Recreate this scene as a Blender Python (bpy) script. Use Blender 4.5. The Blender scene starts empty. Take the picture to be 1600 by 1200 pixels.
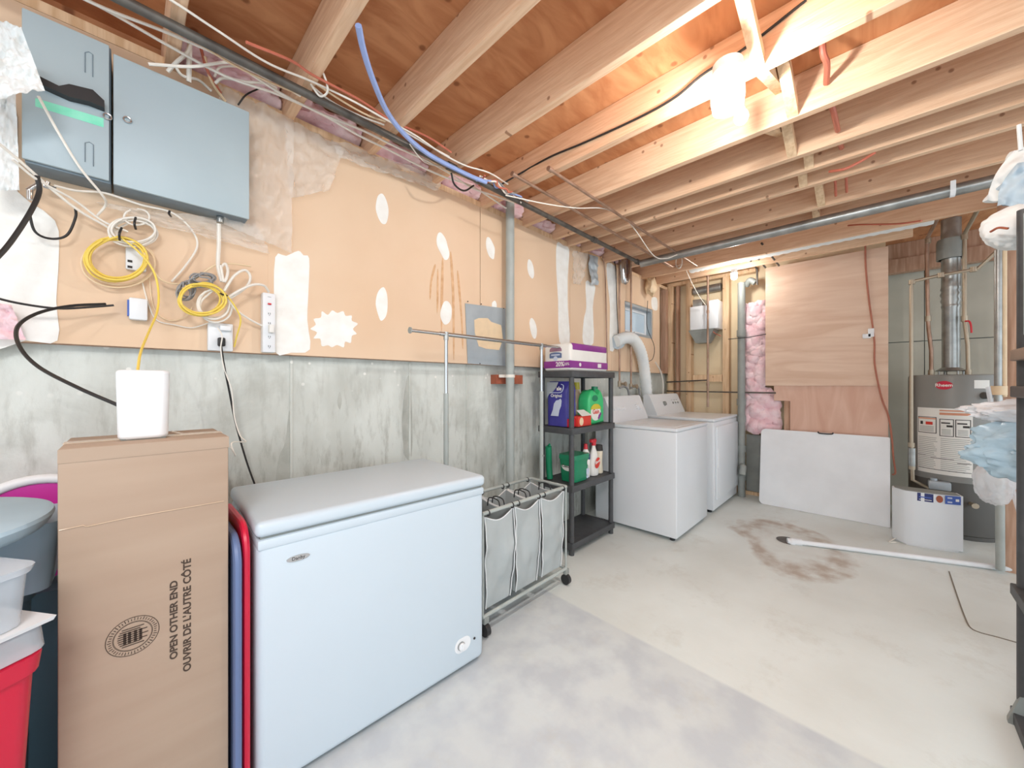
import bpy, bmesh, math, random
from mathutils import Vector, Matrix, noise
random.seed(7)
R = math.radians
# ------------------------------------------------------------------ camera, world, lights, exposure
sc = bpy.context.scene
H, FPX, TH = 1.21, 586.0, R(44.3)
cam_d = bpy.data.cameras.new('camera'); cam = bpy.data.objects.new('camera', cam_d)
sc.collection.objects.link(cam); sc.camera = cam
cam_d.lens = FPX/1600*36; cam_d.sensor_width = 36; cam_d.clip_start = .02
cam.location = (0, 0, H); cam.rotation_euler = (R(90), 0, TH-R(90))
world = bpy.data.worlds.new('world'); sc.world = world; world.use_nodes = True
bg = world.node_tree.nodes['Background']
bg.inputs[0].default_value = (.84, .93, 1.0, 1); bg.inputs[1].default_value = 1.2
BULB = 1300.0
sc.view_settings.view_transform = 'Standard'; sc.view_settings.look = 'None'
sc.view_settings.gamma = 1; sc.view_settings.exposure = 0.72
col = sc.collection

def area(name, loc, target, size, power, color):
    l = bpy.data.lights.new(name, 'AREA'); l.size = size; l.energy = power; l.color = color
    o = bpy.data.objects.new(name, l); col.objects.link(o); o.location = loc
    o.rotation_euler = (Vector(target)-Vector(loc)).to_track_quat('-Z', 'Y').to_euler()
    return o
area('fill_light_behind', (-.55, -.35, 2.3), (-.2, .0, 0), .6, 26, (.97, .985, 1))  # added fill light, unseen, brightens the freezer lid, box and floor

# ------------------------------------------------------------------ helpers
FW = Vector((math.cos(TH), math.sin(TH), 0)); RT = Vector((math.sin(TH), -math.cos(TH), 0)); UP = Vector((0, 0, 1))
def P(px, py, x=None, y=None, z=None):
    """the point of the place seen along a sight line, on a plane of known x, y or z"""
    d = FW + RT*(px-800)/FPX + UP*(600-py)/FPX
    if x is not None: t = x/d.x
    elif y is not None: t = y/d.y
    else: t = (z-H)/d.z
    return Vector((d.x*t, d.y*t, H+d.z*t))

class MB:
    def __init__(s): s.bm = bmesh.new()
    def _merge(s, b, M=None):
        if M is not None: bmesh.ops.transform(b, matrix=M, verts=b.verts)
        me = bpy.data.meshes.new('t'); b.to_mesh(me); b.free(); s.bm.from_mesh(me); bpy.data.meshes.remove(me)
        return s
    def box(s, x0, x1, y0, y1, z0, z1, bev=0, seg=2, M=None):
        b = bmesh.new(); bmesh.ops.create_cube(b, size=1)
        for v in b.verts:
            v.co = Vector(((x0+x1)/2+v.co.x*(x1-x0), (y0+y1)/2+v.co.y*(y1-y0), (z0+z1)/2+v.co.z*(z1-z0)))
        if bev: bmesh.ops.bevel(b, geom=b.edges[:], offset=bev, segments=seg, affect='EDGES', profile=.5)
        return s._merge(b, M)
    def taper(s, c, w0, d0, w1, d1, z0, z1, bev=0, seg=3, M=None):
        b = bmesh.new(); bmesh.ops.create_cube(b, size=1)
        for v in b.verts:
            top = v.co.z > 0
            w, d = (w1, d1) if top else (w0, d0)
            v.co = Vector((c[0]+v.co.x*w, c[1]+v.co.y*d, z1 if top else z0))
        if bev:
            es = [e for e in b.edges if abs(e.verts[0].co.z-e.verts[1].co.z) > .01]
            bmesh.ops.bevel(b, geom=es, offset=bev, segments=seg, affect='EDGES', profile=.5)
        return s._merge(b, M)
    def tube(s, pts, r, seg=8, smooth=True, n=8, rip=0, wave=0):
        pts = [Vector(p) for p in pts]
        if smooth and len(pts) > 2:
            q = [pts[0]*2-pts[1]] + pts + [pts[-1]*2-pts[-2]]; out = []
            for i in range(1, len(q)-2):
                for k in range(n):
                    t = k/n; a, b, c, d = q[i-1:i+3]
                    out.append(.5*((2*b)+(c-a)*t+(2*a-5*b+4*c-d)*t*t+(-a+3*b-3*c+d)*t*t*t))
            out.append(pts[-1]); pts = out
        rings = []; T = (pts[1]-pts[0]).normalized()
        N = T.orthogonal().normalized()
        for i, p in enumerate(pts):
            T2 = (pts[min(i+1, len(pts)-1)]-pts[max(i-1, 0)])
            if T2.length < 1e-7: T2 = T
            T2.normalize(); N = (N-T2*N.dot(T2))
            if N.length < 1e-6: N = T2.orthogonal()
            N.normalize(); B = T2.cross(N); T = T2
            rr = r*(1+rip*(1 if i % 2 else -1))
            rings.append([s.bm.verts.new(p+(N*math.cos(a)+B*math.sin(a))*rr) for a in [2*math.pi*k/seg for k in range(seg)]])
        for A, C in zip(rings, rings[1:]):
            for k in range(seg): s.bm.faces.new((A[k], A[(k+1) % seg], C[(k+1) % seg], C[k]))
        s.bm.faces.new(rings[0][::-1]); s.bm.faces.new(rings[-1])
        return s
    def cyl(s, p0, p1, r, seg=20, r2=None):
        p0, p1 = Vector(p0), Vector(p1); d = p1-p0
        b = bmesh.new(); bmesh.ops.create_cone(b, cap_ends=True, segments=seg, radius1=r, radius2=r if r2 is None else r2, depth=d.length)
        M = Matrix.Translation((p0+p1)/2) @ d.to_track_quat('Z', 'Y').to_matrix().to_4x4()
        return s._merge(b, M)
    def lathe(s, prof, c=(0, 0, 0), seg=32, sx=1, sy=1):
        rings = []
        for (r, z) in prof:
            rings.append([s.bm.verts.new((c[0]+max(r, 1e-4)*sx*math.cos(2*math.pi*k/seg), c[1]+max(r, 1e-4)*sy*math.sin(2*math.pi*k/seg), c[2]+z)) for k in range(seg)])
        for A, C in zip(rings, rings[1:]):
            for k in range(seg): s.bm.faces.new((A[k], A[(k+1) % seg], C[(k+1) % seg], C[k]))
        s.bm.faces.new(rings[0][::-1]); s.bm.faces.new(rings[-1])
        return s
    def sph(s, c, rx, ry=None, rz=None, sub=3, jit=0, freq=6, seed=0):
        b = bmesh.new(); bmesh.ops.create_icosphere(b, subdivisions=sub, radius=1)
        ry = ry or rx; rz = rz or rx
        for v in b.verts:
            k = 1
            if jit:
                n_ = noise.noise(v.co*freq*.35+Vector((seed, seed*2, 3))); m_ = noise.noise(v.co*freq+Vector((seed*3, 1, seed)))
                k = 1+jit*(n_*1.2+abs(m_)*.8)
            v.co = Vector((c[0]+v.co.x*rx*k, c[1]+v.co.y*ry*k, c[2]+v.co.z*rz*k))
        return s._merge(b)
    def poly(s, pts, d):
        """prism: a 3-D outline pushed along d"""
        d = Vector(d); a = [s.bm.verts.new(p) for p in pts]; b = [s.bm.verts.new(Vector(p)+d) for p in pts]; n = len(a)
        s.bm.faces.new(a); s.bm.faces.new(b[::-1])
        for i in range(n): s.bm.faces.new((a[i], b[i], b[(i+1) % n], a[(i+1) % n]))
        return s
    def grid(s, fn, nu, nv, th=0):
        g = [[s.bm.verts.new(fn(i/nu, j/nv)) for j in range(nv+1)] for i in range(nu+1)]
        for i in range(nu):
            for j in range(nv): s.bm.faces.new((g[i][j], g[i+1][j], g[i+1][j+1], g[i][j+1]))
        if th:
            s.bm.normal_update()
            g2 = [[s.bm.verts.new(v.co+v.normal*th) for v in row] for row in g]
            for i in range(nu):
                for j in range(nv): s.bm.faces.new((g2[i][j], g2[i][j+1], g2[i+1][j+1], g2[i+1][j]))
            per = [(i, 0) for i in range(nu)]+[(nu, j) for j in range(nv)]+[(i, nv) for i in range(nu, 0, -1)]+[(0, j) for j in range(nv, 0, -1)]
            for a, b in zip(per, per[1:]+per[:1]):
                s.bm.faces.new((g[a[0]][a[1]], g2[a[0]][a[1]], g2[b[0]][b[1]], g[b[0]][b[1]]))
        return s
    def text(s, body, size, o, r, u, th=.0006, align='CENTER', sx=1, bold=0):
        c = bpy.data.curves.new('t', 'FONT'); c.body = body; c.size = size; c.align_x = align; c.align_y = 'CENTER'
        c.extrude = th/2; c.offset = bold
        ob = bpy.data.objects.new('t', c); col.objects.link(ob)
        dg = bpy.context.evaluated_depsgraph_get(); me = bpy.data.meshes.new_from_object(ob.evaluated_get(dg))
        r = Vector(r).normalized(); u = Vector(u).normalized(); n = r.cross(u)
        M = Matrix(((r.x*sx, u.x, n.x, o[0]), (r.y*sx, u.y, n.y, o[1]), (r.z*sx, u.z, n.z, o[2]), (0, 0, 0, 1)))
        me.transform(M); s.bm.from_mesh(me); bpy.data.meshes.remove(me)
        bpy.data.objects.remove(ob); bpy.data.curves.remove(c)
        return s
    def obj(s, name, m, parent=None, world=True, smooth=38, label=None, cat=None, group=None, kind=None):
        bmesh.ops.recalc_face_normals(s.bm, faces=s.bm.faces)
        if smooth:
            for f in s.bm.faces: f.smooth = True
            for e in s.bm.edges:
                if len(e.link_faces) == 2 and e.calc_face_angle(0) > R(smooth): e.smooth = False
        off = Vector((0, 0, 0)); o_loc = Vector((0, 0, 0))
        if parent is not None and world:
            p = parent
            while p is not None: off += p.location; p = p.parent
        elif parent is None and world:
            vs = [v.co for v in s.bm.verts]
            off = Vector(((min(v.x for v in vs)+max(v.x for v in vs))/2, (min(v.y for v in vs)+max(v.y for v in vs))/2, min(v.z for v in vs)))
            o_loc = off
        for v in s.bm.verts: v.co -= off
        me = bpy.data.meshes.new(name); s.bm.to_mesh(me); s.bm.free()
        o = bpy.data.objects.new(name, me); col.objects.link(o); me.materials.append(m)
        o.location = o_loc
        if parent is not None: o.parent = parent
        tag(o, label, cat, group, kind)
        return o

def tag(o, label=None, cat=None, group=None, kind=None):
    if label: o['label'] = label
    if cat: o['category'] = cat
    if group: o['group'] = group
    if kind: o['kind'] = kind
    return o
def thing(name, label, cat, loc=(0, 0, 0), rz=0, group=None, kind=None):
    o = bpy.data.objects.new(name, None); col.objects.link(o); o.empty_display_size = .05
    o.location = loc; o.rotation_euler = (0, 0, rz)
    return tag(o, label, cat, group, kind)

# ------------------------------------------------------------------ materials
def srgb(c):
    return tuple((v/255/12.92 if v/255 <= .04045 else ((v/255+.055)/1.055)**2.4) for v in c)+(1,)
def mat(name, c, rough=.6, metal=0, c2=None, scale=8, stretch=(1, 1, 1), bump=0, bscale=None, detail=6, trans=0, alpha=1, emit=0, spec=.5, sheen=0, lo=.35, hi=.65, dist=0, sss=0):
    m = bpy.data.materials.new(name); m.use_nodes = True; nt = m.node_tree; N = nt.nodes; L = nt.links
    b = N['Principled BSDF']; b.inputs['Base Color'].default_value = srgb(c); b.inputs['Roughness'].default_value = rough
    b.inputs['Metallic'].default_value = metal; b.inputs['Specular IOR Level'].default_value = spec
    if trans: b.inputs['Transmission Weight'].default_value = trans
    if alpha < 1: b.inputs['Alpha'].default_value = alpha
    if emit: b.inputs['Emission Color'].default_value = srgb(c); b.inputs['Emission Strength'].default_value = emit
    tc = N.new('ShaderNodeTexCoord'); mp = N.new('ShaderNodeMapping'); L.new(tc.outputs['Object'], mp.inputs[0]); mp.inputs['Scale'].default_value = stretch
    nz = N.new('ShaderNodeTexNoise'); nz.inputs['Scale'].default_value = scale; nz.inputs['Detail'].default_value = detail; nz.inputs['Distortion'].default_value = dist
    L.new(mp.outputs[0], nz.inputs['Vector'])
    if c2 is None: c2 = tuple(max(0, v*.965) for v in c)
    rp = N.new('ShaderNodeValToRGB'); rp.color_ramp.elements[0].color = srgb(c2); rp.color_ramp.elements[1].color = srgb(c)
    rp.color_ramp.elements[0].position = lo; rp.color_ramp.elements[1].position = hi
    L.new(nz.outputs['Fac'], rp.inputs[0]); L.new(rp.outputs[0], b.inputs['Base Color'])
    if bump:
        bp = N.new('ShaderNodeBump'); bp.inputs['Strength'].default_value = bump; bp.inputs['Distance'].default_value = .01
        n2 = N.new('ShaderNodeTexNoise'); n2.inputs['Scale'].default_value = bscale or scale*3; n2.inputs['Detail'].default_value = 8
        L.new(mp.outputs[0], n2.inputs['Vector']); L.new(n2.outputs['Fac'], bp.inputs['Height']); L.new(bp.outputs[0], b.inputs['Normal'])
    return m
def mixcol(m, fac_socket_fn, c):
    """lay another coat of colour over a material where the mask says so"""
    nt = m.node_tree; N = nt.nodes; L = nt.links; b = N['Principled BSDF']
    src = b.inputs['Base Color'].links[0].from_socket
    mx = N.new('ShaderNodeMix'); mx.data_type = 'RGBA'; L.new(src, mx.inputs['A']); mx.inputs['B'].default_value = srgb(c)
    L.new(fac_socket_fn(N, L), mx.inputs['Factor']); L.new(mx.outputs['Result'], b.inputs['Base Color'])

M = {}
M['joist'] = mat('joist_wood', (234, 200, 168), .7, c2=(218, 178, 144), scale=6, stretch=(9, .7, 9), bump=.15, bscale=20, dist=.6)
M['subfloor'] = mat('subfloor_plywood', (206, 148, 104), .7, c2=(180, 118, 76), scale=2.2, stretch=(1, 3.2, 1), bump=.1, dist=2.2)
M['stud'] = mat('stud_wood', (236, 206, 170), .7, c2=(214, 178, 138), scale=5, stretch=(9, 9, .7), bump=.15, dist=.6)
M['darkstud'] = mat('dark_stud_wood', (196, 160, 136), .7, c2=(170, 130, 104), scale=5, stretch=(9, 9, .7))
M['ply'] = mat('plywood_sheet', (222, 194, 172), .6, c2=(208, 174, 150), scale=2.6, stretch=(1, .55, 3.6), bump=.05, dist=1.2)
M['ply2'] = mat('plywood_offcut', (216, 178, 158), .6, c2=(204, 160, 138), scale=2.6, stretch=(1, 3.6, .6), bump=.05, dist=1.2)
M['drywall'] = mat('drywall_paper', (229, 201, 172), .85, c2=(224, 193, 162), scale=2.0, bump=.02)
M['mud'] = mat('joint_compound', (246, 246, 242), .8, c2=(238, 236, 230), scale=14, bump=.25, bscale=40)
M['concrete'] = mat('foundation_concrete', (214, 218, 212), .85, c2=(180, 182, 174), scale=2.6, stretch=(1.3, 1, .7), bump=.5, bscale=16, lo=.28, hi=.55, detail=10)
M['floor'] = mat('floor_concrete', (223, 229, 226), .55, c2=(210, 214, 209), scale=1.6, bump=.12, bscale=30, lo=.3, hi=.6, detail=8)
M['white'] = mat('white_enamel', (226, 230, 233), .28, c2=(223, 227, 231), scale=2)
M['whiteplastic'] = mat('white_plastic', (232, 234, 236), .45, scale=4)
M['freezer'] = mat('freezer_enamel', (196, 209, 218), .35, c2=(194, 207, 216), scale=2)
M['panelgrey'] = mat('grey_panel_steel', (172, 188, 194), .45, c2=(167, 183, 190), scale=4)
M['panelblue'] = mat('grey_panel_edge', (118, 134, 144), .5, c2=(104, 118, 128), scale=8)
M['black'] = mat('black_plastic', (38, 38, 40), .45, scale=5)
M['shelfblack'] = mat('charcoal_plastic', (72, 73, 75), .5, c2=(64, 65, 67), scale=20, bump=.1)
M['steel'] = mat('galvanised_steel', (178, 180, 178), .35, .75, c2=(150, 152, 150), scale=12)
M['darksteel'] = mat('black_iron_pipe', (112, 108, 102), .5, .5, c2=(84, 80, 76), scale=14)
M['chrome'] = mat('chrome', (200, 200, 200), .18, .95, scale=4)
M['copper'] = mat('copper_pipe', (180, 150, 132), .4, .6, c2=(150, 120, 100), scale=9)
M['brass'] = mat('brass_fitting', (178, 164, 144), .4, .6, scale=9)
M['abs'] = mat('grey_plastic_pipe', (150, 154, 150), .5, c2=(134, 138, 134), scale=6)
M['post'] = mat('grey_painted_pipe', (172, 178, 174), .45, c2=(158, 164, 160), scale=6)
M['cablewhite'] = mat('white_cable', (236, 230, 220), .5, scale=20)
M['cablecream'] = mat('cream_cable', (232, 206, 170), .5, scale=20)
M['cableblack'] = mat('black_cable', (34, 32, 32), .5, scale=20)
M['cablegrey'] = mat('grey_cable', (150, 150, 150), .5, scale=20)
M['cableyellow'] = mat('yellow_cable', (238, 208, 92), .5, scale=20)
M['cableblue'] = mat('blue_tubing', (150, 172, 224), .5, scale=20)
M['cablered'] = mat('red_pipe', (196, 110, 88), .5, scale=20)
M['cord'] = mat('rust_cord', (172, 106, 84), .5, scale=20)
M['pink'] = mat('pink_fibreglass', (246, 220, 224), .95, c2=(236, 192, 200), scale=9, bump=1, bscale=28, lo=.35, hi=.6)
M['card'] = mat('corrugated_cardboard', (170, 149, 130), .8, c2=(164, 142, 123), scale=3, stretch=(.6, 1, 5))
M['cardink'] = mat('dark_print', (70, 56, 46), .8, scale=9)
M['tape'] = mat('clear_tape', (206, 182, 156), .25, scale=9)
M['canvas'] = mat('grey_hamper_cloth', (176, 182, 182), .85, c2=(164, 170, 170), scale=5, bump=.08)
M['piping'] = mat('white_piping', (226, 228, 228), .7, scale=5)
M['purple'] = mat('purple_print', (150, 60, 150), .45, c2=(128, 40, 130), scale=5)
M['litter'] = mat('indigo_bag', (72, 68, 160), .4, c2=(60, 56, 140), scale=6)
M['litterlight'] = mat('pale_print', (200, 208, 226), .5, scale=12)
M['green'] = mat('green_bottle', (64, 196, 122), .35, scale=3)
M['green2'] = mat('dark_green_tub', (24, 132, 92), .35, scale=3)
M['yellow'] = mat('yellow_cap', (212, 196, 60), .4, scale=3)
M['red'] = mat('red_plastic', (206, 40, 52), .4, scale=3)
M['redbox'] = mat('red_carton', (214, 58, 44), .6, scale=3)
M['magenta'] = mat('magenta_plastic', (196, 20, 150), .4, scale=3)
M['blueplastic'] = mat('slate_blue_plastic', (98, 118, 158), .4, scale=3)
M['crimson'] = mat('crimson_plastic', (206, 24, 60), .35, scale=3)
M['basin'] = mat('pale_blue_plastic', (176, 202, 218), .4, c2=(160, 186, 203), scale=3)
M['teal'] = mat('dark_teal_plastic', (88, 116, 130), .45, scale=3)
M['navy'] = mat('navy_print', (40, 50, 110), .5, scale=3)
M['blueprint'] = mat('blue_print', (70, 100, 180), .5, scale=3)
M['beige'] = mat('beige_bottle', (222, 212, 190), .45, scale=3)
M['heater'] = mat('grey_heater_enamel', (138, 138, 134), .38, c2=(132, 132, 128), scale=2)
M['heaterdark'] = mat('charcoal_heater_base', (88, 86, 82), .45, scale=2)
M['paper'] = mat('white_paper', (236, 234, 228), .7, scale=6)
M['ink'] = mat('black_print', (50, 46, 44), .7, scale=6)
M['orangeprint'] = mat('tan_print', (214, 150, 120), .7, scale=6)
M['brick'] = mat('stained_wood_block', (176, 98, 70), .7, c2=(150, 78, 54), scale=10)
M['siding'] = mat('grey_backing_board', (196, 192, 178), .75, c2=(184, 180, 166), scale=3)
M['cream'] = mat('cream_backing', (238, 220, 186), .8, scale=3)
M['brownshelf'] = mat('brown_shelf_board', (150, 128, 112), .6, scale=6)
M['cloth'] = mat('white_cloth', (238, 240, 238), .9, c2=(226, 230, 230), scale=6, bump=.4, bscale=14)
M['cloth2'] = mat('pale_blue_cloth', (190, 208, 220), .9, c2=(176, 196, 210), scale=6, bump=.4, bscale=14)
M['mint'] = mat('mint_tape', (120, 222, 188), .4, scale=20, c2=(150, 232, 204))
M['metalplate'] = mat('grey_steel_plate', (178, 186, 190), .45, .3, c2=(164, 172, 178), scale=6)
M['stainbrown'] = mat('water_stain', (206, 160, 118), .85, c2=(222, 182, 142), scale=30)
M['crack'] = mat('floor_crack', (128, 120, 108), .9, scale=30)
M['glow'] = mat('lit_bulb', (255, 252, 248), .3, scale=3, emit=BULB)
def clear(name, c, alpha, rough=.15, bump=.6, bscale=9):
    m = mat(name, c, rough, alpha=alpha, bump=bump, bscale=bscale, scale=5); return m
M['film'] = clear('vapour_film', (246, 240, 232), .33, .18, 1.0, 11)
M['clearplastic'] = clear('clear_plastic', (226, 234, 242), .45, .2, .1)
M['bagwhite'] = clear('white_bag_film', (242, 242, 244), .82, .3, .8, 16)
M['bagblue'] = clear('pale_blue_bag_film', (186, 212, 226), .85, .25, .8, 14)
M['bagclear'] = clear('clear_bag_film', (236, 236, 238), .5, .2, .8, 16)
M['mauve'] = mat('mauve_print', (160, 120, 140), .5)
M['frost'] = clear('frosted_pane', (206, 224, 236), .75, .4, .1)
M['glass'] = clear('bulb_glass_shade', (240, 246, 246), .4, .08, .3)

# concrete: form marks and pinholes; floor: greyer near slab, brown ring around the drain
def near_slab(N, L):
    tc = N.new('ShaderNodeTexCoord'); sp = N.new('ShaderNodeSeparateXYZ'); L.new(tc.outputs['Object'], sp.inputs[0])
    a, b = P(880, 935, z=0), P(1262, 1134, z=0)
    nx, ny = (b.y-a.y), -(b.x-a.x); l = math.hypot(nx, ny); nx /= l; ny /= l
    if nx*(0-a.x)+ny*(1-a.y) < 0: nx, ny = -nx, -ny
    m1 = N.new('ShaderNodeMath'); m1.operation = 'MULTIPLY'; L.new(sp.outputs['X'], m1.inputs[0]); m1.inputs[1].default_value = nx
    m2 = N.new('ShaderNodeMath'); m2.operation = 'MULTIPLY_ADD'; L.new(sp.outputs['Y'], m2.inputs[0]); m2.inputs[1].default_value = ny; L.new(m1.outputs[0], m2.inputs[2])
    m3 = N.new('ShaderNodeMath'); m3.operation = 'SUBTRACT'; L.new(m2.outputs[0], m3.inputs[0]); m3.inputs[1].default_value = nx*a.x+ny*a.y
    m4 = N.new('ShaderNodeMath'); m4.operation = 'MULTIPLY'; m4.use_clamp = True; L.new(m3.outputs[0], m4.inputs[0]); m4.inputs[1].default_value = 60
    nz = N.new('ShaderNodeTexNoise'); nz.inputs['Scale'].default_value = 7; nz.inputs['Detail'].default_value = 9; L.new(tc.outputs['Object'], nz.inputs['Vector'])
    mr = N.new('ShaderNodeMapRange'); L.new(nz.outputs['Fac'], mr.inputs[0]); mr.inputs[1].default_value = .38; mr.inputs[2].default_value = .60; mr.inputs[3].default_value = 1; mr.inputs[4].default_value = .5
    m5 = N.new('ShaderNodeMath'); m5.operation = 'MULTIPLY'; L.new(m4.outputs[0], m5.inputs[0]); L.new(mr.outputs[0], m5.inputs[1])
    return m5.outputs[0]
def drain_ring(N, L):
    tc = N.new('ShaderNodeTexCoord'); c = P(1238, 850, z=0)
    mp = N.new('ShaderNodeMapping'); mp.vector_type = 'TEXTURE'; mp.inputs['Location'].default_value = (c.x-.02, c.y+.02, 0); mp.inputs['Rotation'].default_value = (0, 0, R(20)); mp.inputs['Scale'].default_value = (.60, .36, 1)
    L.new(tc.outputs['Object'], mp.inputs[0])
    nz = N.new('ShaderNodeTexNoise'); nz.inputs['Scale'].default_value = 3.5; nz.inputs['Detail'].default_value = 8; L.new(tc.outputs['Object'], nz.inputs['Vector'])
    ad = N.new('ShaderNodeVectorMath'); ad.operation = 'SCALE'; L.new(nz.outputs['Color'], ad.inputs[0]); ad.inputs['Scale'].default_value = .9
    sb = N.new('ShaderNodeVectorMath'); sb.operation = 'ADD'; L.new(mp.outputs[0], sb.inputs[0]); L.new(ad.outputs[0], sb.inputs[1])
    s2 = N.new('ShaderNodeVectorMath'); s2.operation = 'SUBTRACT'; L.new(sb.outputs[0], s2.inputs[0]); s2.inputs[1].default_value = (.45, .45, .45)
    s3 = N.new('ShaderNodeVectorMath'); s3.operation = 'MULTIPLY'; L.new(s2.outputs[0], s3.inputs[0]); s3.inputs[1].default_value = (1, 1, 0)
    ln = N.new('ShaderNodeVectorMath'); ln.operation = 'LENGTH'; L.new(s3.outputs[0], ln.inputs[0])
    rp = N.new('ShaderNodeValToRGB'); L.new(ln.outputs['Value'], rp.inputs[0]); e = rp.color_ramp.elements
    e[0].position = 0; e[0].color = (.1, .1, .1, 1); e[1].position = 1; e[1].color = (0, 0, 0, 1)
    for p, v in ((.48, .12), (.68, .75), (.88, .72), (.97, .2)):
        n = e.new(p); n.color = (v, v, v, 1)
    n4 = N.new('ShaderNodeTexNoise'); n4.inputs['Scale'].default_value = 9; n4.inputs['Detail'].default_value = 8; L.new(tc.outputs['Object'], n4.inputs['Vector'])
    mr = N.new('ShaderNodeMapRange'); L.new(n4.outputs['Fac'], mr.inputs[0]); mr.inputs[1].default_value = .30; mr.inputs[2].default_value = .62
    ml = N.new('ShaderNodeMath'); ml.operation = 'MULTIPLY'; L.new(rp.outputs[0], ml.inputs[0]); L.new(mr.outputs[0], ml.inputs[1])
    return ml.outputs[0]
mixcol(M['floor'], near_slab, (190, 196, 200))
def scuffs(N, L):
    tc = N.new('ShaderNodeTexCoord'); nz = N.new('ShaderNodeTexNoise'); nz.inputs['Scale'].default_value = 2.3; nz.inputs['Detail'].default_value = 14; nz.inputs['Roughness'].default_value = .72; L.new(tc.outputs['Object'], nz.inputs['Vector'])
    mr = N.new('ShaderNodeMapRange'); L.new(nz.outputs['Fac'], mr.inputs[0]); mr.inputs[1].default_value = .54; mr.inputs[2].default_value = .72; mr.inputs[4].default_value = .6
    return mr.outputs[0]
mixcol(M['floor'], scuffs, (190, 188, 178))
mixcol(M['floor'], drain_ring, (164, 142, 122))
def streaks(N, L):
    tc = N.new('ShaderNodeTexCoord'); mp = N.new('ShaderNodeMapping'); mp.inputs['Scale'].default_value = (14, 1, 3.2); L.new(tc.outputs['Object'], mp.inputs[0])
    nz = N.new('ShaderNodeTexNoise'); nz.inputs['Scale'].default_value = 1.4; nz.inputs['Detail'].default_value = 10; nz.inputs['Roughness'].default_value = .7; L.new(mp.outputs[0], nz.inputs['Vector'])
    mr = N.new('ShaderNodeMapRange'); L.new(nz.outputs['Fac'], mr.inputs[0]); mr.inputs[1].default_value = .50; mr.inputs[2].default_value = .64; mr.inputs[4].default_value = .8
    sp = N.new('ShaderNodeSeparateXYZ'); L.new(tc.outputs['Object'], sp.inputs[0])
    zr = N.new('ShaderNodeMapRange'); L.new(sp.outputs['Z'], zr.inputs[0]); zr.inputs[1].default_value = 1.2; zr.inputs[2].default_value = .6; zr.inputs[3].default_value = .3; zr.inputs[4].default_value = 1
    ml = N.new('ShaderNodeMath'); ml.operation = 'MULTIPLY'; L.new(mr.outputs[0], ml.inputs[0]); L.new(zr.outputs[0], ml.inputs[1])
    return ml.outputs[0]
def blotches(N, L):
    tc = N.new('ShaderNodeTexCoord'); nz = N.new('ShaderNodeTexNoise'); nz.inputs['Scale'].default_value = 1.9; nz.inputs['Detail'].default_value = 12; nz.inputs['Roughness'].default_value = .65; nz.inputs['Distortion'].default_value = .5; L.new(tc.outputs['Object'], nz.inputs['Vector'])
    mr = N.new('ShaderNodeMapRange'); L.new(nz.outputs['Fac'], mr.inputs[0]); mr.inputs[1].default_value = .5; mr.inputs[2].default_value = .68; mr.inputs[4].default_value = .7
    return mr.outputs[0]
def pebbles(N, L):
    tc = N.new('ShaderNodeTexCoord'); v = N.new('ShaderNodeTexVoronoi'); v.inputs['Scale'].default_value = 15; L.new(tc.outputs['Object'], v.inputs['Vector'])
    mr = N.new('ShaderNodeMapRange'); L.new(v.outputs['Distance'], mr.inputs[0]); mr.inputs[1].default_value = .13; mr.inputs[2].default_value = .09
    sp = N.new('ShaderNodeSeparateXYZ'); L.new(tc.outputs['Object'], sp.inputs[0])
    zr = N.new('ShaderNodeMapRange'); L.new(sp.outputs['Z'], zr.inputs[0]); zr.inputs[1].default_value = 1.12; zr.inputs[2].default_value = 1.25
    ml = N.new('ShaderNodeMath'); ml.operation = 'MULTIPLY'; L.new(mr.outputs[0], ml.inputs[0]); L.new(zr.outputs[0], ml.inputs[1])
    return ml.outputs[0]
mixcol(M['concrete'], streaks, (150, 150, 140))
mixcol(M['concrete'], blotches, (168, 170, 162))
mixcol(M['concrete'], pebbles, (232, 232, 226))
def knots(a_, b_, sc_, rad):
    def f(N, L):
        tc = N.new('ShaderNodeTexCoord'); sp = N.new('ShaderNodeSeparateXYZ'); cb = N.new('ShaderNodeCombineXYZ'); L.new(tc.outputs['Object'], sp.inputs[0])
        L.new(sp.outputs[a_], cb.inputs[0]); L.new(sp.outputs[b_], cb.inputs[1])
        oi = N.new('ShaderNodeObjectInfo'); ad = N.new('ShaderNodeVectorMath'); sc2 = N.new('ShaderNodeVectorMath'); sc2.operation = 'SCALE'; sc2.inputs['Scale'].default_value = 3.0
        L.new(oi.outputs['Location'], sc2.inputs[0]); L.new(cb.outputs[0], ad.inputs[0]); L.new(sc2.outputs[0], ad.inputs[1])
        v = N.new('ShaderNodeTexVoronoi'); v.voronoi_dimensions = '2D'; v.inputs['Scale'].default_value = sc_; L.new(ad.outputs[0], v.inputs['Vector'])
        mr = N.new('ShaderNodeMapRange'); L.new(v.outputs['Distance'], mr.inputs[0]); mr.inputs[1].default_value = rad; mr.inputs[2].default_value = rad*.5; mr.inputs[4].default_value = .75
        return mr.outputs[0]
    return f
mixcol(M['joist'], knots('Y', 'Z', 4.0, .042), (140, 88, 60)); mixcol(M['stud'], knots('Y', 'Z', 5, .05), (160, 104, 70)); mixcol(M['subfloor'], knots('X', 'Y', 4, .07), (124, 70, 38))

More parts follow.
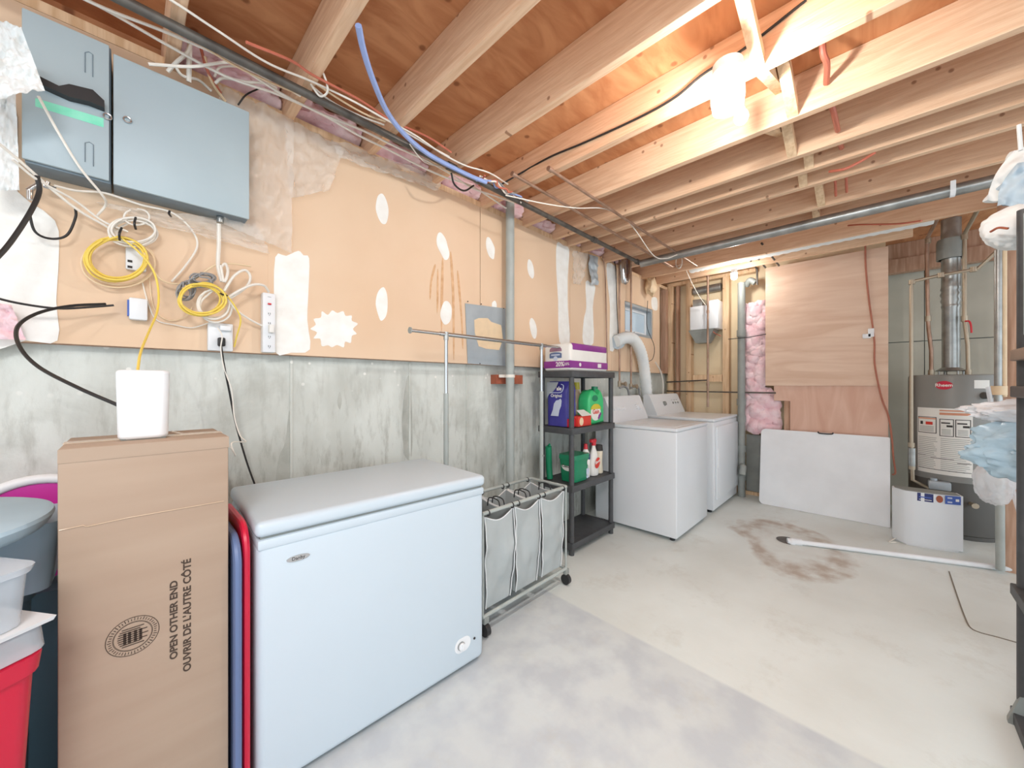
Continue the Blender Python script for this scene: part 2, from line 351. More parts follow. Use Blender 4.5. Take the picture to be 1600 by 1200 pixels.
# ------------------------------------------------------------------ the shell
D = 1.90; ZJ = 2.39; ZS = 2.575; ZC = 1.342; XF = 4.75
fl = MB().box(-2.6, 6.2, -2.8, 2.1, -.1, 0); o = fl.obj('floor', M['floor'], world=False, kind='structure')
o = MB().box(-2.6, 6.2, -2.8, 2.1, ZS, ZS+.03).obj('ceiling', M['subfloor'], kind='structure')
wl = thing('wall_left', None, None, (0, D, 0), kind='structure')
MB().box(-2.6, XF+.2, D+.05, D+.24, 0, ZC-.002).obj('concrete_foundation', M['concrete'], wl)
wx0, wx1, wz0, wz1 = 3.64, 4.33, 1.74, 2.085
dw = MB()
for a, b, c, d in ((.427+.0, 1.64, ZC, ZJ), (1.645, 2.66, ZC, ZJ), (2.665, 3.36, ZC, ZJ), (3.365, wx0, ZC, ZJ), (wx1, 4.52, ZC, ZJ), (wx0, wx1, ZC, wz0), (wx0, wx1, wz1, ZJ)):
    dw.box(a, b, D, D+.0125, c, d)
xs = P(455, 300, y=D).x
dw2 = MB().box(-2.6, xs-.002, D+.001, D+.0135, ZC, ZJ)
sm = MB()
for px_ in (455, 640, 729, 1000):
    xs_ = P(px_, 600, y=D+.05).x; sm.box(xs_-.006, xs_+.006, D+.044, D+.051, 0, ZC-.004, bev=.002)
sm.obj('form_seam', M['concrete'], wl)
MB().box(-2.6, XF+.1, D+.014, D+.06, ZC-.002, ZC+.036).obj('sill_plate', M['darkstud'], wl)
dw.obj('drywall_sheet', M['drywall'], wl); dw2.obj('drywall_sheet', M['drywall'], wl)
MB().box(-2.6, XF+.2, D+.0, D+.24, ZJ+.001, ZJ+.036).obj('top_plate', M['stud'], wl)
MB().box(-2.6, XF+.2, D+.2, D+.24, ZJ+.036, ZS).obj('rim_board', M['subfloor'], wl)
bk = MB()
bk.box(-2.6, wx0, D+.2, D+.22, ZC, ZJ); bk.box(wx1, XF+.2, D+.2, D+.22, ZC, ZJ); bk.box(wx0, wx1, D+.2, D+.22, ZC, wz0); bk.box(wx0, wx1, D+.2, D+.22, wz1, ZJ)
bk.obj('sheathing', M['cream'], wl)
# joint compound on the left wall
def blob(pts_px, name='joint_compound', m='mud', th=.002, yy=D, parent=wl, sub=1):
    pts = [P(a, b, y=yy-.0002) for a, b in pts_px]
    out = []
    n = len(pts)
    for i in range(n):
        a, b, c, d = pts[i-1], pts[i], pts[(i+1) % n], pts[(i+2) % n]
        for t in (0, .33, .66): out.append(.5*((2*b)+(c-a)*t+(2*a-5*b+4*c-d)*t*t+(-a+3*b-3*c+d)*t*t*t))
    return MB().poly(out, (0, -th, 0)).obj(name, M[m], parent)
def ell(cx, cy, rx, ry, n=10, tilt=0, seed=0):
    rr = random.Random(seed)
    return [(cx+rx*math.cos(a)*(1+rr.uniform(-.12, .12))+tilt*math.sin(a)*ry, cy+ry*math.sin(a)*(1+rr.uniform(-.06, .06))) for a in [2*math.pi*k/n for k in range(n)]]
for i, (a, b, c, d, t) in enumerate(((597, 327, 9, 24, .12), (692, 385, 8, 21, .25), (766, 388, 6, 17, .2), (597, 475, 9, 26, 0), (697, 489, 9, 18, 0), (829, 420, 4.5, 15, .15), (833, 513, 5, 16, .15), (772, 478, 4, 8, 0))):
    blob(ell(a, b, c, d, 10, t, i))
blob([(430, 402), (447, 400), (466, 392), (474, 399), (483, 404), (482, 450), (480, 500), (484, 546), (455, 551), (430, 550), (428, 480)])
spl = []
rr = random.Random(3)
for k in range(26):
    a = 2*math.pi*k/26; q = 1.0 if k % 2 else .82
    spl.append((523+36*q*math.cos(a)*(1+rr.uniform(-.08, .08)), 514+31*q*math.sin(a)*(1+rr.uniform(-.1, .1))))
blob(spl)
blob([(870, 380), (880, 384), (889, 390), (887, 430), (887, 480), (890, 536), (874, 534), (872, 470), (869, 420)])
blob([(915, 440), (925, 444), (930, 450), (926, 480), (927, 536), (911, 536), (912, 500), (916, 480)])
blob([(948, 412), (958, 414), (963, 425), (964, 480), (966, 530), (953, 548), (953, 480), (949, 440)])
blob([(1018, 466), (1026, 466), (1027, 484), (1019, 482)])
# white primed area at the far left
blob([(-60, 160), (20, 160), (26, 250), (28, 300), (86, 345), (92, 400), (88, 470), (90, 532), (40, 532), (-60, 526)], 'primer_patch', 'mud', .0015, D-.0)
M['damp'] = mat('damp_concrete', (168, 170, 162), .8, c2=(186, 188, 180), scale=14)
for pl in ([(452, 640), (456, 700), (456, 760), (432, 760), (436, 715), (446, 690)], [(531, 612), (534, 625), (531, 640), (527, 628)], [(640, 590), (644, 650), (643, 712), (633, 712), (628, 660), (634, 600)]):
    blob(pl, 'damp_mark', 'damp', .0008, D+.05)
for pl in ([(678, 415), (672, 440), (671, 465), (673, 466), (675, 440), (681, 416)], [(690, 410), (688, 480), (690, 520), (692, 480), (693, 412)],
           [(703, 400), (706, 460), (708, 552), (710, 552), (710, 460), (706, 400)], [(714, 430), (720, 500), (722, 540), (724, 540), (722, 490), (717, 430)], [(683, 425), (682, 470), (683, 490), (685, 470), (685, 425)]):
    blob(pl, 'water_stain', 'stainbrown', .0006)

# far wall
wf = thing('wall_far', None, None, (XF, 0, 0), kind='structure')
MB().box(XF+.10, XF+.2, -.05, D+.24, 0, ZS).obj('backing_board', M['cream'], wf)
MB().box(XF, XF+.09, -.07, D, 0, .038).obj('bottom_plate', M['stud'], wf)
MB().box(XF, XF+.09, .95, D, 2.43, 2.468).obj('top_plate', M['stud'], wf)
# alcove behind the heater
wa = thing('wall_back', None, None, (5.35, -.8, 0), kind='structure')
al = MB()
ys = [-.02, -.32, -.46, -.78, -1.1, -1.6, -2.8]
for a, b in zip(ys, ys[1:]):
    al.box(5.35, 5.37, b+.003, a-.003, 0, 1.62); al.box(5.35, 5.37, b+.003, a-.003, 1.628, 2.3)
al.obj('backing_board', M['siding'], wa)
MB().box(5.38, 5.42, -2.8, .1, 0, ZS).obj('dark_gap', M['abs'], wa)
MB().box(5.2, 5.3, -2.8, -.06, 2.29, 2.42).box(5.22, 5.34, -2.8, -.06, 2.42, ZS-.002).obj('header_beam', M['darkstud'], wa)
MB().box(XF+.2, 5.38, -.05, -.01, 0, ZS).obj('side_board', M['siding'], wa)

# window
wi = thing('window_1', None, None, ((wx0+wx1)/2, D, wz0), kind='structure')
f = MB(); t = .03
f.box(wx0, wx0+t, D+.01, D+.2, wz0, wz1); f.box(wx1-t, wx1, D+.01, D+.2, wz0, wz1); f.box(wx0+t, wx1-t, D+.01, D+.2, wz0, wz0+t); f.box(wx0+t, wx1-t, D+.01, D+.2, wz1-t, wz1)
f.obj('window_frame', M['metalplate'], wi)
f = MB(); a0, a1, b0, b1 = wx0+.03, wx1-.03, wz0+.03, wz1-.03; t = .035
f.box(a0, a0+t, D+.07, D+.1, b0, b1); f.box(a1-t, a1, D+.07, D+.1, b0, b1); f.box(a0+t, a1-t, D+.07, D+.1, b0, b0+t); f.box(a0+t, a1-t, D+.07, D+.1, b1-t, b1)
f.box((a0+a1)/2-.01, (a0+a1)/2+.01, D+.055, D+.07, b0, b0+.03)
f.obj('sash', M['whiteplastic'], wi)
MB().box(a0+.03, a1-.03, D+.082, D+.088, b0+.03, b1-.03).obj('pane', M['frost'], wi)

# ------------------------------------------------------------------ joists
ratios = [.08, .408, .721, 1.05, 1.397, 1.746, 2.05, 2.22, 2.40, 2.735, 3.0, 3.41]
ordn = ['over the panel box', 'nearest the electrical panel', 'second past the electrical panel', 'third past the electrical panel', 'carrying the bare bulb', 'just beyond the bare bulb',
        'second beyond the bare bulb', 'crowded third beyond the bare bulb', 'fourth beyond the bare bulb', 'just before the hanging grey pipe', 'just behind the hanging grey pipe', 'above the window corner']
JX = [r*1.18 for r in ratios]
for i, x in enumerate(JX):
    j = MB().box(x, x+.038, -2.7, D+.19, ZJ+.0, ZS-.0005, bev=.002, seg=1)
    lab = 'exposed wooden ceiling joist, ' + ordn[i]
    j.obj('ceiling_joist', M['joist'], label=lab, cat='joist', group='exposed ceiling joists')
# header along the far framing
MB().box(4.36, 4.40, -.2, D-.02, ZJ-.0, ZS-.001).obj('ceiling_joist', M['joist'], label='exposed wooden ceiling joist, last before the far studs', cat='joist', group='exposed ceiling joists')
# bridging blocks between joists
yb = .25
bl = ['in the bay before the jar lamp', 'in the bay at the jar lamp', 'in the first bay beyond the jar lamp', 'in the second bay beyond the jar lamp', 'in the third bay beyond the jar lamp', 'in the fourth bay beyond the jar lamp', 'in the bay over the grey pipe']
for i in range(3, 10):
    xa, xb = JX[i]+.038, JX[i+1]
    k = MB()
    y0 = yb+(i % 2)*.05
    k.poly([(xa, y0, ZJ+.135), (xa, y0, ZJ+.185), (xb, y0, ZJ+.055), (xb, y0, ZJ+.002)], (0, .04, 0))
    k.obj('joist_bridging', M['stud'], label='short diagonal wooden brace between ceiling joists '+bl[i-3], cat='brace', group='joist bridging')
for i in (4, 5, 6):
    xa, xb = JX[i]+.038, JX[i+1]
    k = MB(); y0 = yb+(i % 2)*.05+.045
    k.poly([(xb, y0, ZJ+.135), (xb, y0, ZJ+.184), (xa, y0, ZJ+.055), (xa, y0, ZJ+.002)], (0, .04, 0))
    k.obj('joist_bridging', M['stud'], label='opposite slanting wooden brace between ceiling joists '+bl[i-3], cat='brace', group='joist bridging')

# pink insulation along the rim, bay by bay
nb = 0
for i in range(0, 10):
    xa, xb = JX[i]+.045, JX[i+1]-.008
    if xb-xa < .1: continue
    def fn(u, v, xa=xa, xb=xb, i=i):
        x = xa+(xb-xa)*u; z = ZJ+.037+(ZS-ZJ-.045)*v
        return Vector((x, D+.05-.06*math.sin(math.pi*v)-.07*noise.noise(Vector((x*11, v*3, i)))-.03*noise.noise(Vector((x*25, v*7, i+4))), z))
    nb += 1
    MB().grid(fn, 24, 14, th=-.05).obj('insulation_batt', M['pink'], smooth=80, label='pink fibreglass batt stuffed above the left wall, '+['over the panel box', 'just right of the panel box', 'in the second bay right of the panel', 'where the blue tube comes down', 'at the wire knot', 'past the grey vertical pipe', 'two bays past the grey vertical pipe', 'three bays past the grey vertical pipe', 'four bays past the grey vertical pipe', 'nearest the window'][nb-1], cat='insulation', group='rim insulation')

# studs of the far wall
for px, w, lab, mm in ((1047, .038, 'bare wooden stud in the far left corner', 'stud'), (1076, .04, 'bare wooden stud left of the white box', 'stud'), (1134, .045, 'bare wooden stud right of the white box', 'stud')):
    yy = P(px, 500, x=XF).y
    MB().box(XF, XF+.089, yy-w/2-.01, yy+w/2+.01, .04, 2.43, bev=.002, seg=1).obj('wall_stud', M[mm], label=lab, cat='stud', group='far wall studs')
for px, w, lab in ((1036, .07, 'brown weathered corner stud beside the window'), (1058, .03, 'narrow brown board between the first two far studs')):
    yy = P(px, 500, x=XF-.1 if px < 1040 else XF+.02).y
    xx = XF-.1 if px < 1040 else XF+.02
    MB().box(xx, xx+.07, yy-w/2, yy+w/2, .04 if px > 1040 else ZC, 2.43 if px > 1040 else 2.385, bev=.002, seg=1).obj('wall_stud', M['darkstud'], label=lab, cat='stud')
a, b = P(1077, 590, x=XF), P(1133, 590, x=XF)
MB().box(XF+.01, XF+.05, b.y+.035, a.y-.035, a.z-.05, a.z+.03).obj('stud_blocking', M['stud'], label='horizontal wooden block nailed between the far studs', cat='block')
MB().box(XF+.01, XF+.05, b.y+.035, a.y-.035, 2.12, 2.16).obj('stud_blocking', M['stud'], label='horizontal board behind the top of the white utility box', cat='block')

# ------------------------------------------------------------------ plywood partition
XP = 4.60
pl = thing('plywood_partition', 'tall reddish plywood partition with a stepped lower edge behind the folded table', 'plywood sheet', (XP, .4, 0))
def pp(px, py): return P(px, py, x=XP)
a, b = pp(1196, 421), pp(1388, 385); c = pp(1199, 602.5)
yl, yr = a.y, b.y
MB().box(XP, XP+.012, yr, yl, c.z, 2.405).obj('upper_sheet', M['ply'], pl)
l1 = pp(1209, 610).y; l2 = pp(1234, 650).y; z1 = pp(1209, 626).z
MB().poly([(XP+.014, yr, .04), (XP+.014, l2, .04), (XP+.014, l2, z1), (XP+.014, l1, z1), (XP+.014, l1, c.z+.05), (XP+.014, yr, c.z+.05)], (.012, 0, 0)).obj('lower_sheet', M['ply2'], pl)
MB().box(XP+.027, XP+.115, yr-.0, yr+.04, .04, 2.385).obj('edge_stud', M['darkstud'], pl)
MB().box(XP+.027, XP+.09, l2+.005, l2+.05, .04, z1+.1).obj('edge_stud', M['darkstud'], pl)

# pink insulation strip and stack
def fn(u, v):
    a = P(1164+33*u if v > .35 else 1164+(33+22*min(1, (.35-v)/.1))*u, 600, x=XF-.0); z = 1.98-1.52*(1-v)
    z = .70+(2.08-.70)*v
    return Vector((XF-.03-.035*math.sin(math.pi*u)-.035*noise.noise(Vector((u*3, v*14, 2)))-.02*noise.noise(Vector((u*8, v*40, 5))), a.y, z))
MB().grid(fn, 24, 90, th=.04).obj('insulation_strip', M['pink'], smooth=80, label='tall ragged strip of pink fibreglass beside the plywood', cat='insulation')
gy = P(1176, 740, x=XF-.01).y
MB().box(XF-.012, XF-.002, gy-.09, gy+.06, .045, .66).obj('backing_panel', M['abs'], label='plain grey panel below the pink insulation strip', cat='panel')
st = thing('drain_stack', 'thick grey plastic drain pipe standing left of the pink insulation', 'pipe', P(1158.5, 600, x=4.66)*1)
sb = P(1158.5, 600, x=4.62); st.location = (sb.x, sb.y, 0)
MB().cyl((sb.x, sb.y, .0), (sb.x, sb.y, 2.30), .036, 24).obj('pipe', M['abs'], st)
m = MB()
for z in (.18, .48, .80, .98, 1.72): m.cyl((sb.x, sb.y, z), (sb.x, sb.y, z+.07), .044, 24)
m.obj('coupling', M['abs'], st)
MB().tube([(sb.x, sb.y, .30), (sb.x-.06, sb.y-.03, .33), (sb.x-.1, sb.y-.03, .25)], .033, 16).obj('cleanout', M['abs'], st)

# ------------------------------------------------------------------ pipes
def pipe(name, label, pts, r, m, cat='pipe', smooth=False, seg=12, fit=None, straps=None, **kw):
    t_ = MB().tube(pts, r, seg, smooth=smooth)
    if not fit and not straps: return t_.obj(name, M[m], label=label, cat=cat, **kw)
    a = Vector(pts[0]); root = thing(name, label, cat, a)
    t_.obj('pipe_run', M[m], root)
    for q in fit or []:
        p, d, rr_ = Vector(q[0]), Vector(q[1]).normalized(), q[2]
        MB().cyl(p-d*rr_*1.1, p+d*rr_*1.1, rr_, 16).obj('fitting', M[m], root)
    for q in straps or []:
        p = Vector(q)
        s_ = MB()
        ax = (Vector(pts[1])-Vector(pts[0])).normalized(); w = .011
        e = UP.cross(ax); path = [p+e*(r+.002)+UP*(ZJ-p.z-.0)]+[p+(e*math.cos(k)-UP*math.sin(k))*(r+.002) for k in [math.pi*i/8 for i in range(9)]]+[p-e*(r+.002)+UP*(ZJ-p.z)]
        v0 = [s_.bm.verts.new(q_+ax*w) for q_ in path]; v1 = [s_.bm.verts.new(q_-ax*w) for q_ in path]
        v2 = [s_.bm.verts.new(q_+ax*w+(q_-p).normalized()*.0015) for q_ in path]; v3 = [s_.bm.verts.new(q_-ax*w+(q_-p).normalized()*.0015) for q_ in path]
        for i in range(len(path)-1):
            s_.bm.faces.new((v0[i], v0[i+1], v1[i+1], v1[i])); s_.bm.faces.new((v2[i], v3[i], v3[i+1], v2[i+1]))
            s_.bm.faces.new((v0[i], v2[i], v2[i+1], v0[i+1])); s_.bm.faces.new((v1[i], v1[i+1], v3[i+1], v3[i]))
        s_.obj('strap', M['whiteplastic'], root, label='white strap')
    return root
pipe('gas_pipe', 'long black iron pipe running under the joists beside the left wall', [(-1.0, 1.62, 2.36), (3.36, 1.62, 2.36)], .016, 'darksteel', fit=[((1.2, 1.62, 2.36), (1, 0, 0), .022), ((2.6, 1.62, 2.36), (1, 0, 0), .022), ((3.36, 1.62, 2.36), (1, 0, 0), .024)])
pipe('gas_pipe', 'thick grey pipe hung crosswise under the joists by a white strap', [(3.38, 1.60, 2.345), (3.38, -2.2, 2.345)], .034, 'steel', straps=[(3.38, P(1488, 283, x=3.38).y, 2.345)], seg=20)
pipe('copper_pipe', 'copper pipe under the joists, the one nearer the left wall', [(1.50, 1.45, 2.375), (3.1, 1.45, 2.365), (3.75, 1.45, 2.365)], .009, 'copper', fit=[((1.5, 1.45, 2.375), (1, 0, 0), .013)])
pipe('copper_pipe', 'copper pipe under the joists, the one farther from the left wall', [(1.60, 1.274, 2.375), (3.1, 1.274, 2.37), (3.9, 1.274, 2.37)], .009, 'copper', fit=[((1.6, 1.274, 2.375), (1, 0, 0), .013)])
# crosswise copper near the far wall with drop
q0 = P(1106, 430, x=4.30); zz = q0.z
pipe('copper_pipe', 'copper pipe crossing the far joists and dropping past the white box', [P(1225, 388-22, x=4.05), P(1071, 407, x=4.05), P(1106, 431, x=4.52), P(1106, 636, x=4.52)], .011, 'copper', fit=[(P(1106, 431, x=4.52), (0, 0, 1), .016), (P(1106, 487, x=4.52), (0, 0, 1), .015), (P(1106, 600, x=4.52), (0, 0, 1), .015)])
pipe('copper_pipe', 'short copper branch pipe left of the white lamp cord at the far joists', [P(1024, 404, x=3.7), P(1045, 416, x=3.85), P(1060, 416, x=4.05)], .009, 'copper')
pipe('copper_pipe', 'upper horizontal copper pipe across the far studs', [P(1042, 597, x=XF-.02), P(1106, 594, x=4.56)], .008, 'darksteel')
pipe('copper_pipe', 'lower horizontal copper pipe across the far studs to the plywood', [P(1042, 611, x=XF-.03), P(1212, 614, x=4.585)], .008, 'darksteel')
pipe('thin_cable', 'thin dark cable stretched over the pink insulation strip', [P(1138, 530, x=4.58), P(1170, 527, x=4.57), P(1197, 522, x=4.58)], .004, 'cableblack', cat='cable')
for i, (a, b, c) in enumerate((((1161, 394), (1183, 420), 4.35), ((1168, 383), (1196, 418), 4.3), ((1190, 380), (1217, 415), 4.25))):
    pipe('copper_pipe', ['left', 'middle', 'right'][i]+' of three short slanting pipes above the plywood', [P(*a, x=c-.25), P(*b, x=c+.25)], .009, 'darksteel')
pipe('copper_pipe', 'short vertical pipe stub above the pink insulation strip', [P(1183, 420, x=4.6), P(1183, 445, x=4.6)], .009, 'darksteel')
# grey column
pb = P(797, 600, y=1.835)
root = thing('vertical_pipe', 'grey vertical pipe strapped to the left wall behind the clothes rack', 'pipe', (pb.x, pb.y, 0))
MB().cyl((pb.x, pb.y, 0), (pb.x, pb.y, 2.50), .030, 28).obj('pipe_run', M['post'], root)
MB().cyl((pb.x, pb.y, 1.255), (pb.x, pb.y, 1.275), .034, 28).box(pb.x-.075, pb.x+.0, pb.y+.028, pb.y+.034, 1.255, 1.275).obj('clamp', M['cablewhite'], root, label='white clamp')
a, b = P(774, 586, y=D+.0), P(815, 605, y=D)
MB().box(a.x, b.x, D-.012, D+.049, 1.21, 1.275, bev=.002).obj('wood_block', M['brick'], label='reddish wooden block fixed to concrete behind the grey vertical pipe', cat='block')

# metal plate
pt = thing('steel_plate', 'grey steel plate on the drywall with a torn paper patch', 'plate', P(757, 570, y=D-.004))
MB().poly([P(727, 474, y=D-.006), P(790, 482, y=D-.006), P(790, 572, y=D-.006), P(731, 568, y=D-.006)], (0, .003, 0)).obj('plate', M['metalplate'], pt)
MB().poly([P(*q, y=D-.0075) for q in ((741, 500), (748, 497), (762, 497), (768, 503), (783, 508), (786, 530), (780, 547), (760, 545), (748, 541), (742, 520))], (0, .0012, 0)).obj('torn_paper', M['cablecream'], pt, label='torn cream paper patch')
m = MB()
for q in ((731, 471), (752, 475), (787, 482), (750, 568)): m.cyl(P(*q, y=D-.008), P(*q, y=D-.004), .004, 8)
m.obj('screw', M['ink'], pt)

# vapour barrier around the electrical panel
def film(name, label, outline_fn, nu, nv, amp, seed, yy, cat='plastic sheet', m='film'):
    def fn(u, v):
        px, py = outline_fn(u, v)
        p = P(px, py, y=yy)
        n_ = noise.noise(Vector((u*4+v*3, v*5-u*2, seed)))*.6+noise.noise(Vector((u*11+v*7, v*10, seed+3)))*.35+noise.noise(Vector((u*25-v*9, v*23, seed+5)))*.15
        p.y -= amp*(.55+n_); return p
    return MB().grid(fn, nu, nv).obj(name, M[m], smooth=80, label=label, cat=cat)
def bil(tl, tr, br, bl):
    def f(u, v):
        return ((tl[0]*(1-u)+tr[0]*u)*(1-v)+(bl[0]*(1-u)+br[0]*u)*v, (tl[1]*(1-u)+tr[1]*u)*(1-v)+(bl[1]*(1-u)+br[1]*u)*v)
    return f
film('vapour_sheet', 'crumpled clear plastic sheet hanging right of the electrical panel', bil((340, 135), (456, 192), (453, 398), (345, 352)), 30, 50, .045, 1, 1.885)
film('vapour_sheet', 'strip of clear plastic sheet hanging under the electrical panel', bil((150, 318), (400, 352), (420, 398), (230, 350)), 50, 14, .035, 2, 1.885)
film('vapour_sheet', 'rounded flap of clear plastic taped on the drywall past the panel', bil((440, 185), (535, 235), (512, 300), (452, 312)), 24, 26, .04, 4, 1.885)
film('vapour_sheet', 'torn roll of clear plastic along the top of the drywall', bil((515, 222), (690, 280), (680, 300), (525, 250)), 50, 10, .05, 6, 1.885)
film('vapour_sheet', 'small clear plastic flap left of the silver tape strip', bil((893, 392), (918, 398), (906, 446), (893, 443)), 12, 18, .03, 8, 1.885)
film('white_rag', 'white crumpled rag hanging in front of the panel handle', bil((-60, 20), (35, 50), (72, 148), (-50, 170)), 60, 60, .035, 11, 1.66, 'rag', 'cloth')
film('cloth_strip', 'narrow white plastic strip hanging left of the electrical panel', bil((-20, 150), (26, 150), (32, 300), (-20, 300)), 20, 60, .02, 14, 1.80, 'plastic strip', 'cloth')
film('insulation_patch', 'pink insulation showing through torn plastic at the far left', bil((-30, 470), (20, 478), (42, 532), (-30, 530)), 12, 14, .03, 17, 1.875, 'insulation', 'pink')
# silver tape and bits near the top of the wall
film('foil_strip', 'silver tape strip folded over white patch high on the drywall', bil((917, 398), (932, 402), (932, 446), (920, 445)), 8, 16, .03, 20, 1.88, 'tape', 'metalplate')

# ------------------------------------------------------------------ electrical panel
YP = 1.795; zb = H+.657; zt = H+1.085; xr = .336; xm = -.03; xl = -.213
ep = thing('electrical_panel', 'grey electrical panel cabinet with a black switch handle and plain right door', 'electrical panel', (.06, D-.002, zb))
MB().box(xl, xm-.008, YP+.012, D-.001, zb+.0, zt+.02, bev=.003).obj('switch_box', M['panelblue'], ep)
MB().box(xl-.004, xm-.012, YP, YP+.011, zb+.006, zt+.02, bev=.003).obj('switch_door', M['panelgrey'], ep)
MB().box(xm-.003, xr, YP+.012, D-.001, zb, zt, bev=.003).obj('breaker_box', M['panelblue'], ep)
dr = MB().box(xm-.003, xr+.003, YP, YP+.011, zb, zt, bev=.003).obj('breaker_door', M['panelgrey'], ep)
ring = P(199, 187, y=YP-.004); r2 = P(168, 182, y=YP-.004)
for q, par in ((ring, dr), (r2, ep)):
    m = MB(); pts = [q+Vector((.009*math.cos(a), 0, .009*math.sin(a))) for a in [2*math.pi*k/16 for k in range(17)]]
    m.tube(pts, .0022, 6, smooth=False); m.obj('latch_ring', M['chrome'], par)
m = MB()
hp = [P(60, 118, y=YP-.028), P(92, 134, y=YP-.028), P(108, 131, y=YP-.028), P(145, 140, y=YP-.028), P(163, 157, y=YP-.028), P(163, 168, y=YP-.028), P(138, 158, y=YP-.028), P(108, 151, y=YP-.028), P(70, 134, y=YP-.028), P(58, 128, y=YP-.028)]
m.poly(hp, (0, .028, 0)); m.obj('switch_handle', M['black'], ep, label='black switch handle')
MB().poly([P(55, 153, y=YP-.001), P(162, 185, y=YP-.001), P(162, 199, y=YP-.001), P(55, 166, y=YP-.001)], (0, .0008, 0)).obj('label_tape', M['mint'], ep, label='mint green label tape')
m = MB()
for (x0, y0, x1, y1) in ((133, 82, 145, 120), (133, 223, 146, 260)):
    A = [P(x0, y1-7, y=YP-.001), P(x0, y0, y=YP-.001), P((x0+x1)/2, y0-1, y=YP-.001), P(x1, y0+3, y=YP-.001), P(x1, y1, y=YP-.001)]
    m.tube(A, .0012, 6, smooth=False)
m.obj('pressed_loop', M['panelblue'], ep)
m = MB(); q = P(344, 348, y=1.85); m.cyl(q, q+Vector((0, 0, .02)), .012, 12); m.obj('cable_clamp', M['steel'], ep)

# ------------------------------------------------------------------ cables
def cable(label, pts, r, m, name='cable', cat='cable', n=8):
    return MB().tube([P(a, b, y=c) for a, b, c in pts], r, 7, n=n).obj(name, M[m], label=label, cat=cat)
Y = 1.80
cable('white cable hanging from the rag across the panel door', [(60, 150, 1.72), (90, 205, 1.74), (125, 262, 1.76), (160, 305, 1.80), (165, 320, 1.84), (152, 337, 1.87)], .0035, 'cablewhite')
cable('thick white cable sloping from the left edge under the panel', [(-5, 222, 1.72), (35, 255, 1.76), (80, 295, 1.8), (125, 330, 1.83), (170, 356, 1.86), (190, 372, 1.87)], .004, 'cablewhite')
cable('second white cable sloping under the panel to the coiled cables', [(20, 250, 1.74), (60, 282, 1.78), (115, 312, 1.82), (160, 345, 1.85), (200, 362, 1.86)], .0035, 'cablewhite')
cable('white cable running along the bottom of the panel to a black clip', [(85, 290, 1.80), (120, 298, 1.82), (165, 302, 1.84), (220, 320, 1.85), (270, 333, 1.86), (300, 360, 1.87), (308, 385, 1.88), (290, 415, 1.88), (268, 440, 1.88)], .0035, 'cablewhite')
cable('thick black cable curving down at the far left', [(58, 275, 1.78), (61, 300, 1.78), (45, 335, 1.76), (15, 380, 1.74), (-12, 410, 1.72)], .006, 'cableblack')
cable('thin black cable looping between two clips below the panel', [(45, 330, 1.84), (55, 362, 1.85), (80, 373, 1.86), (105, 367, 1.86), (118, 340, 1.86), (118, 325, 1.86)], .0035, 'cableblack')
cable('black cable with bare end lying across the left drywall', [(-20, 462, 1.80), (30, 474, 1.82), (90, 482, 1.84), (140, 480, 1.85), (178, 477, 1.85)], .0035, 'cableblack')
cable('thick black cable looping down the concrete to the white router', [(165, 475, 1.83), (110, 478, 1.80), (60, 489, 1.76), (28, 510, 1.70), (30, 540, 1.62), (60, 573, 1.55), (120, 605, 1.45), (184, 633, 1.39)], .0045, 'cableblack')
def coil(label, cx, cy, rx, ry, turns, r, m, yy, seed, tail=None, lead=None):
    rr = random.Random(seed); pts = list(lead or [])
    for t in range(turns):
        ox, oy, k = rr.uniform(-4, 4), rr.uniform(-4, 4), rr.uniform(.88, 1.05)
        for s in range(12):
            a = 2*math.pi*s/12+rr.uniform(-.05, .05)
            pts.append((cx+ox+rx*k*math.sin(a), cy+oy-ry*k*math.cos(a), yy-.006*t+rr.uniform(-.003, .003)))
    pts += tail or []
    return cable(label, pts, r, m, 'cable_coil', 'cable coil', n=3)
coil('large coil of yellow cable hanging from a black tie', 183, 403, 48, 34, 5, .0034, 'cableyellow', 1.86, 1)
coil('coil of white cable tied just above the large yellow coil', 210, 362, 36, 20, 6, .0034, 'cablewhite', 1.87, 2)
coil('small loop of white cable under the middle of the panel', 214, 340, 22, 14, 1, .003, 'cablewhite', 1.85, 9)
coil('large loose ring of cream cable behind the yellow coil', 188, 408, 55, 36, 2, .003, 'cablecream', 1.875, 12)
coil('small coil of bright yellow cable above the double outlet', 314, 468, 34, 23, 4, .0036, 'cableyellow', 1.82, 3)
coil('bundle of grey cable bunched over the small yellow coil', 316, 437, 18, 8, 6, .003, 'cablegrey', 1.85, 4)
coil('small bundle of grey cable left of the small yellow coil', 290, 455, 12, 12, 5, .003, 'cablegrey', 1.86, 5)
coil('loop of white cable hanging in front of the double outlet', 335, 478, 26, 24, 3, .0038, 'cablewhite', 1.84, 6)
cable('yellow cable hanging from the large coil down into the router', [(187, 370, 1.82), (215, 392, 1.82), (238, 420, 1.82), (247, 450, 1.81), (246, 485, 1.76), (232, 520, 1.65), (220, 550, 1.5), (215, 580, 1.37)], .0032, 'cableyellow')
cable('cream cable strung from the large coil to the right hand outlets', [(225, 395, 1.84), (245, 430, 1.85), (268, 443, 1.86), (300, 438, 1.86), (335, 415, 1.85), (360, 412, 1.85), (392, 416, 1.86)], .0036, 'cablecream')
cable('white conduit cable dropping from the panel corner to the coil', [(342, 350, 1.85), (342, 380, 1.85), (341, 415, 1.84), (347, 440, 1.83)], .007, 'cablewhite')
cable('white cable looped beside the panel drop', [(345, 415, 1.83), (350, 440, 1.81), (356, 425, 1.82), (352, 412, 1.84), (343, 420, 1.84)], .005, 'cablewhite')
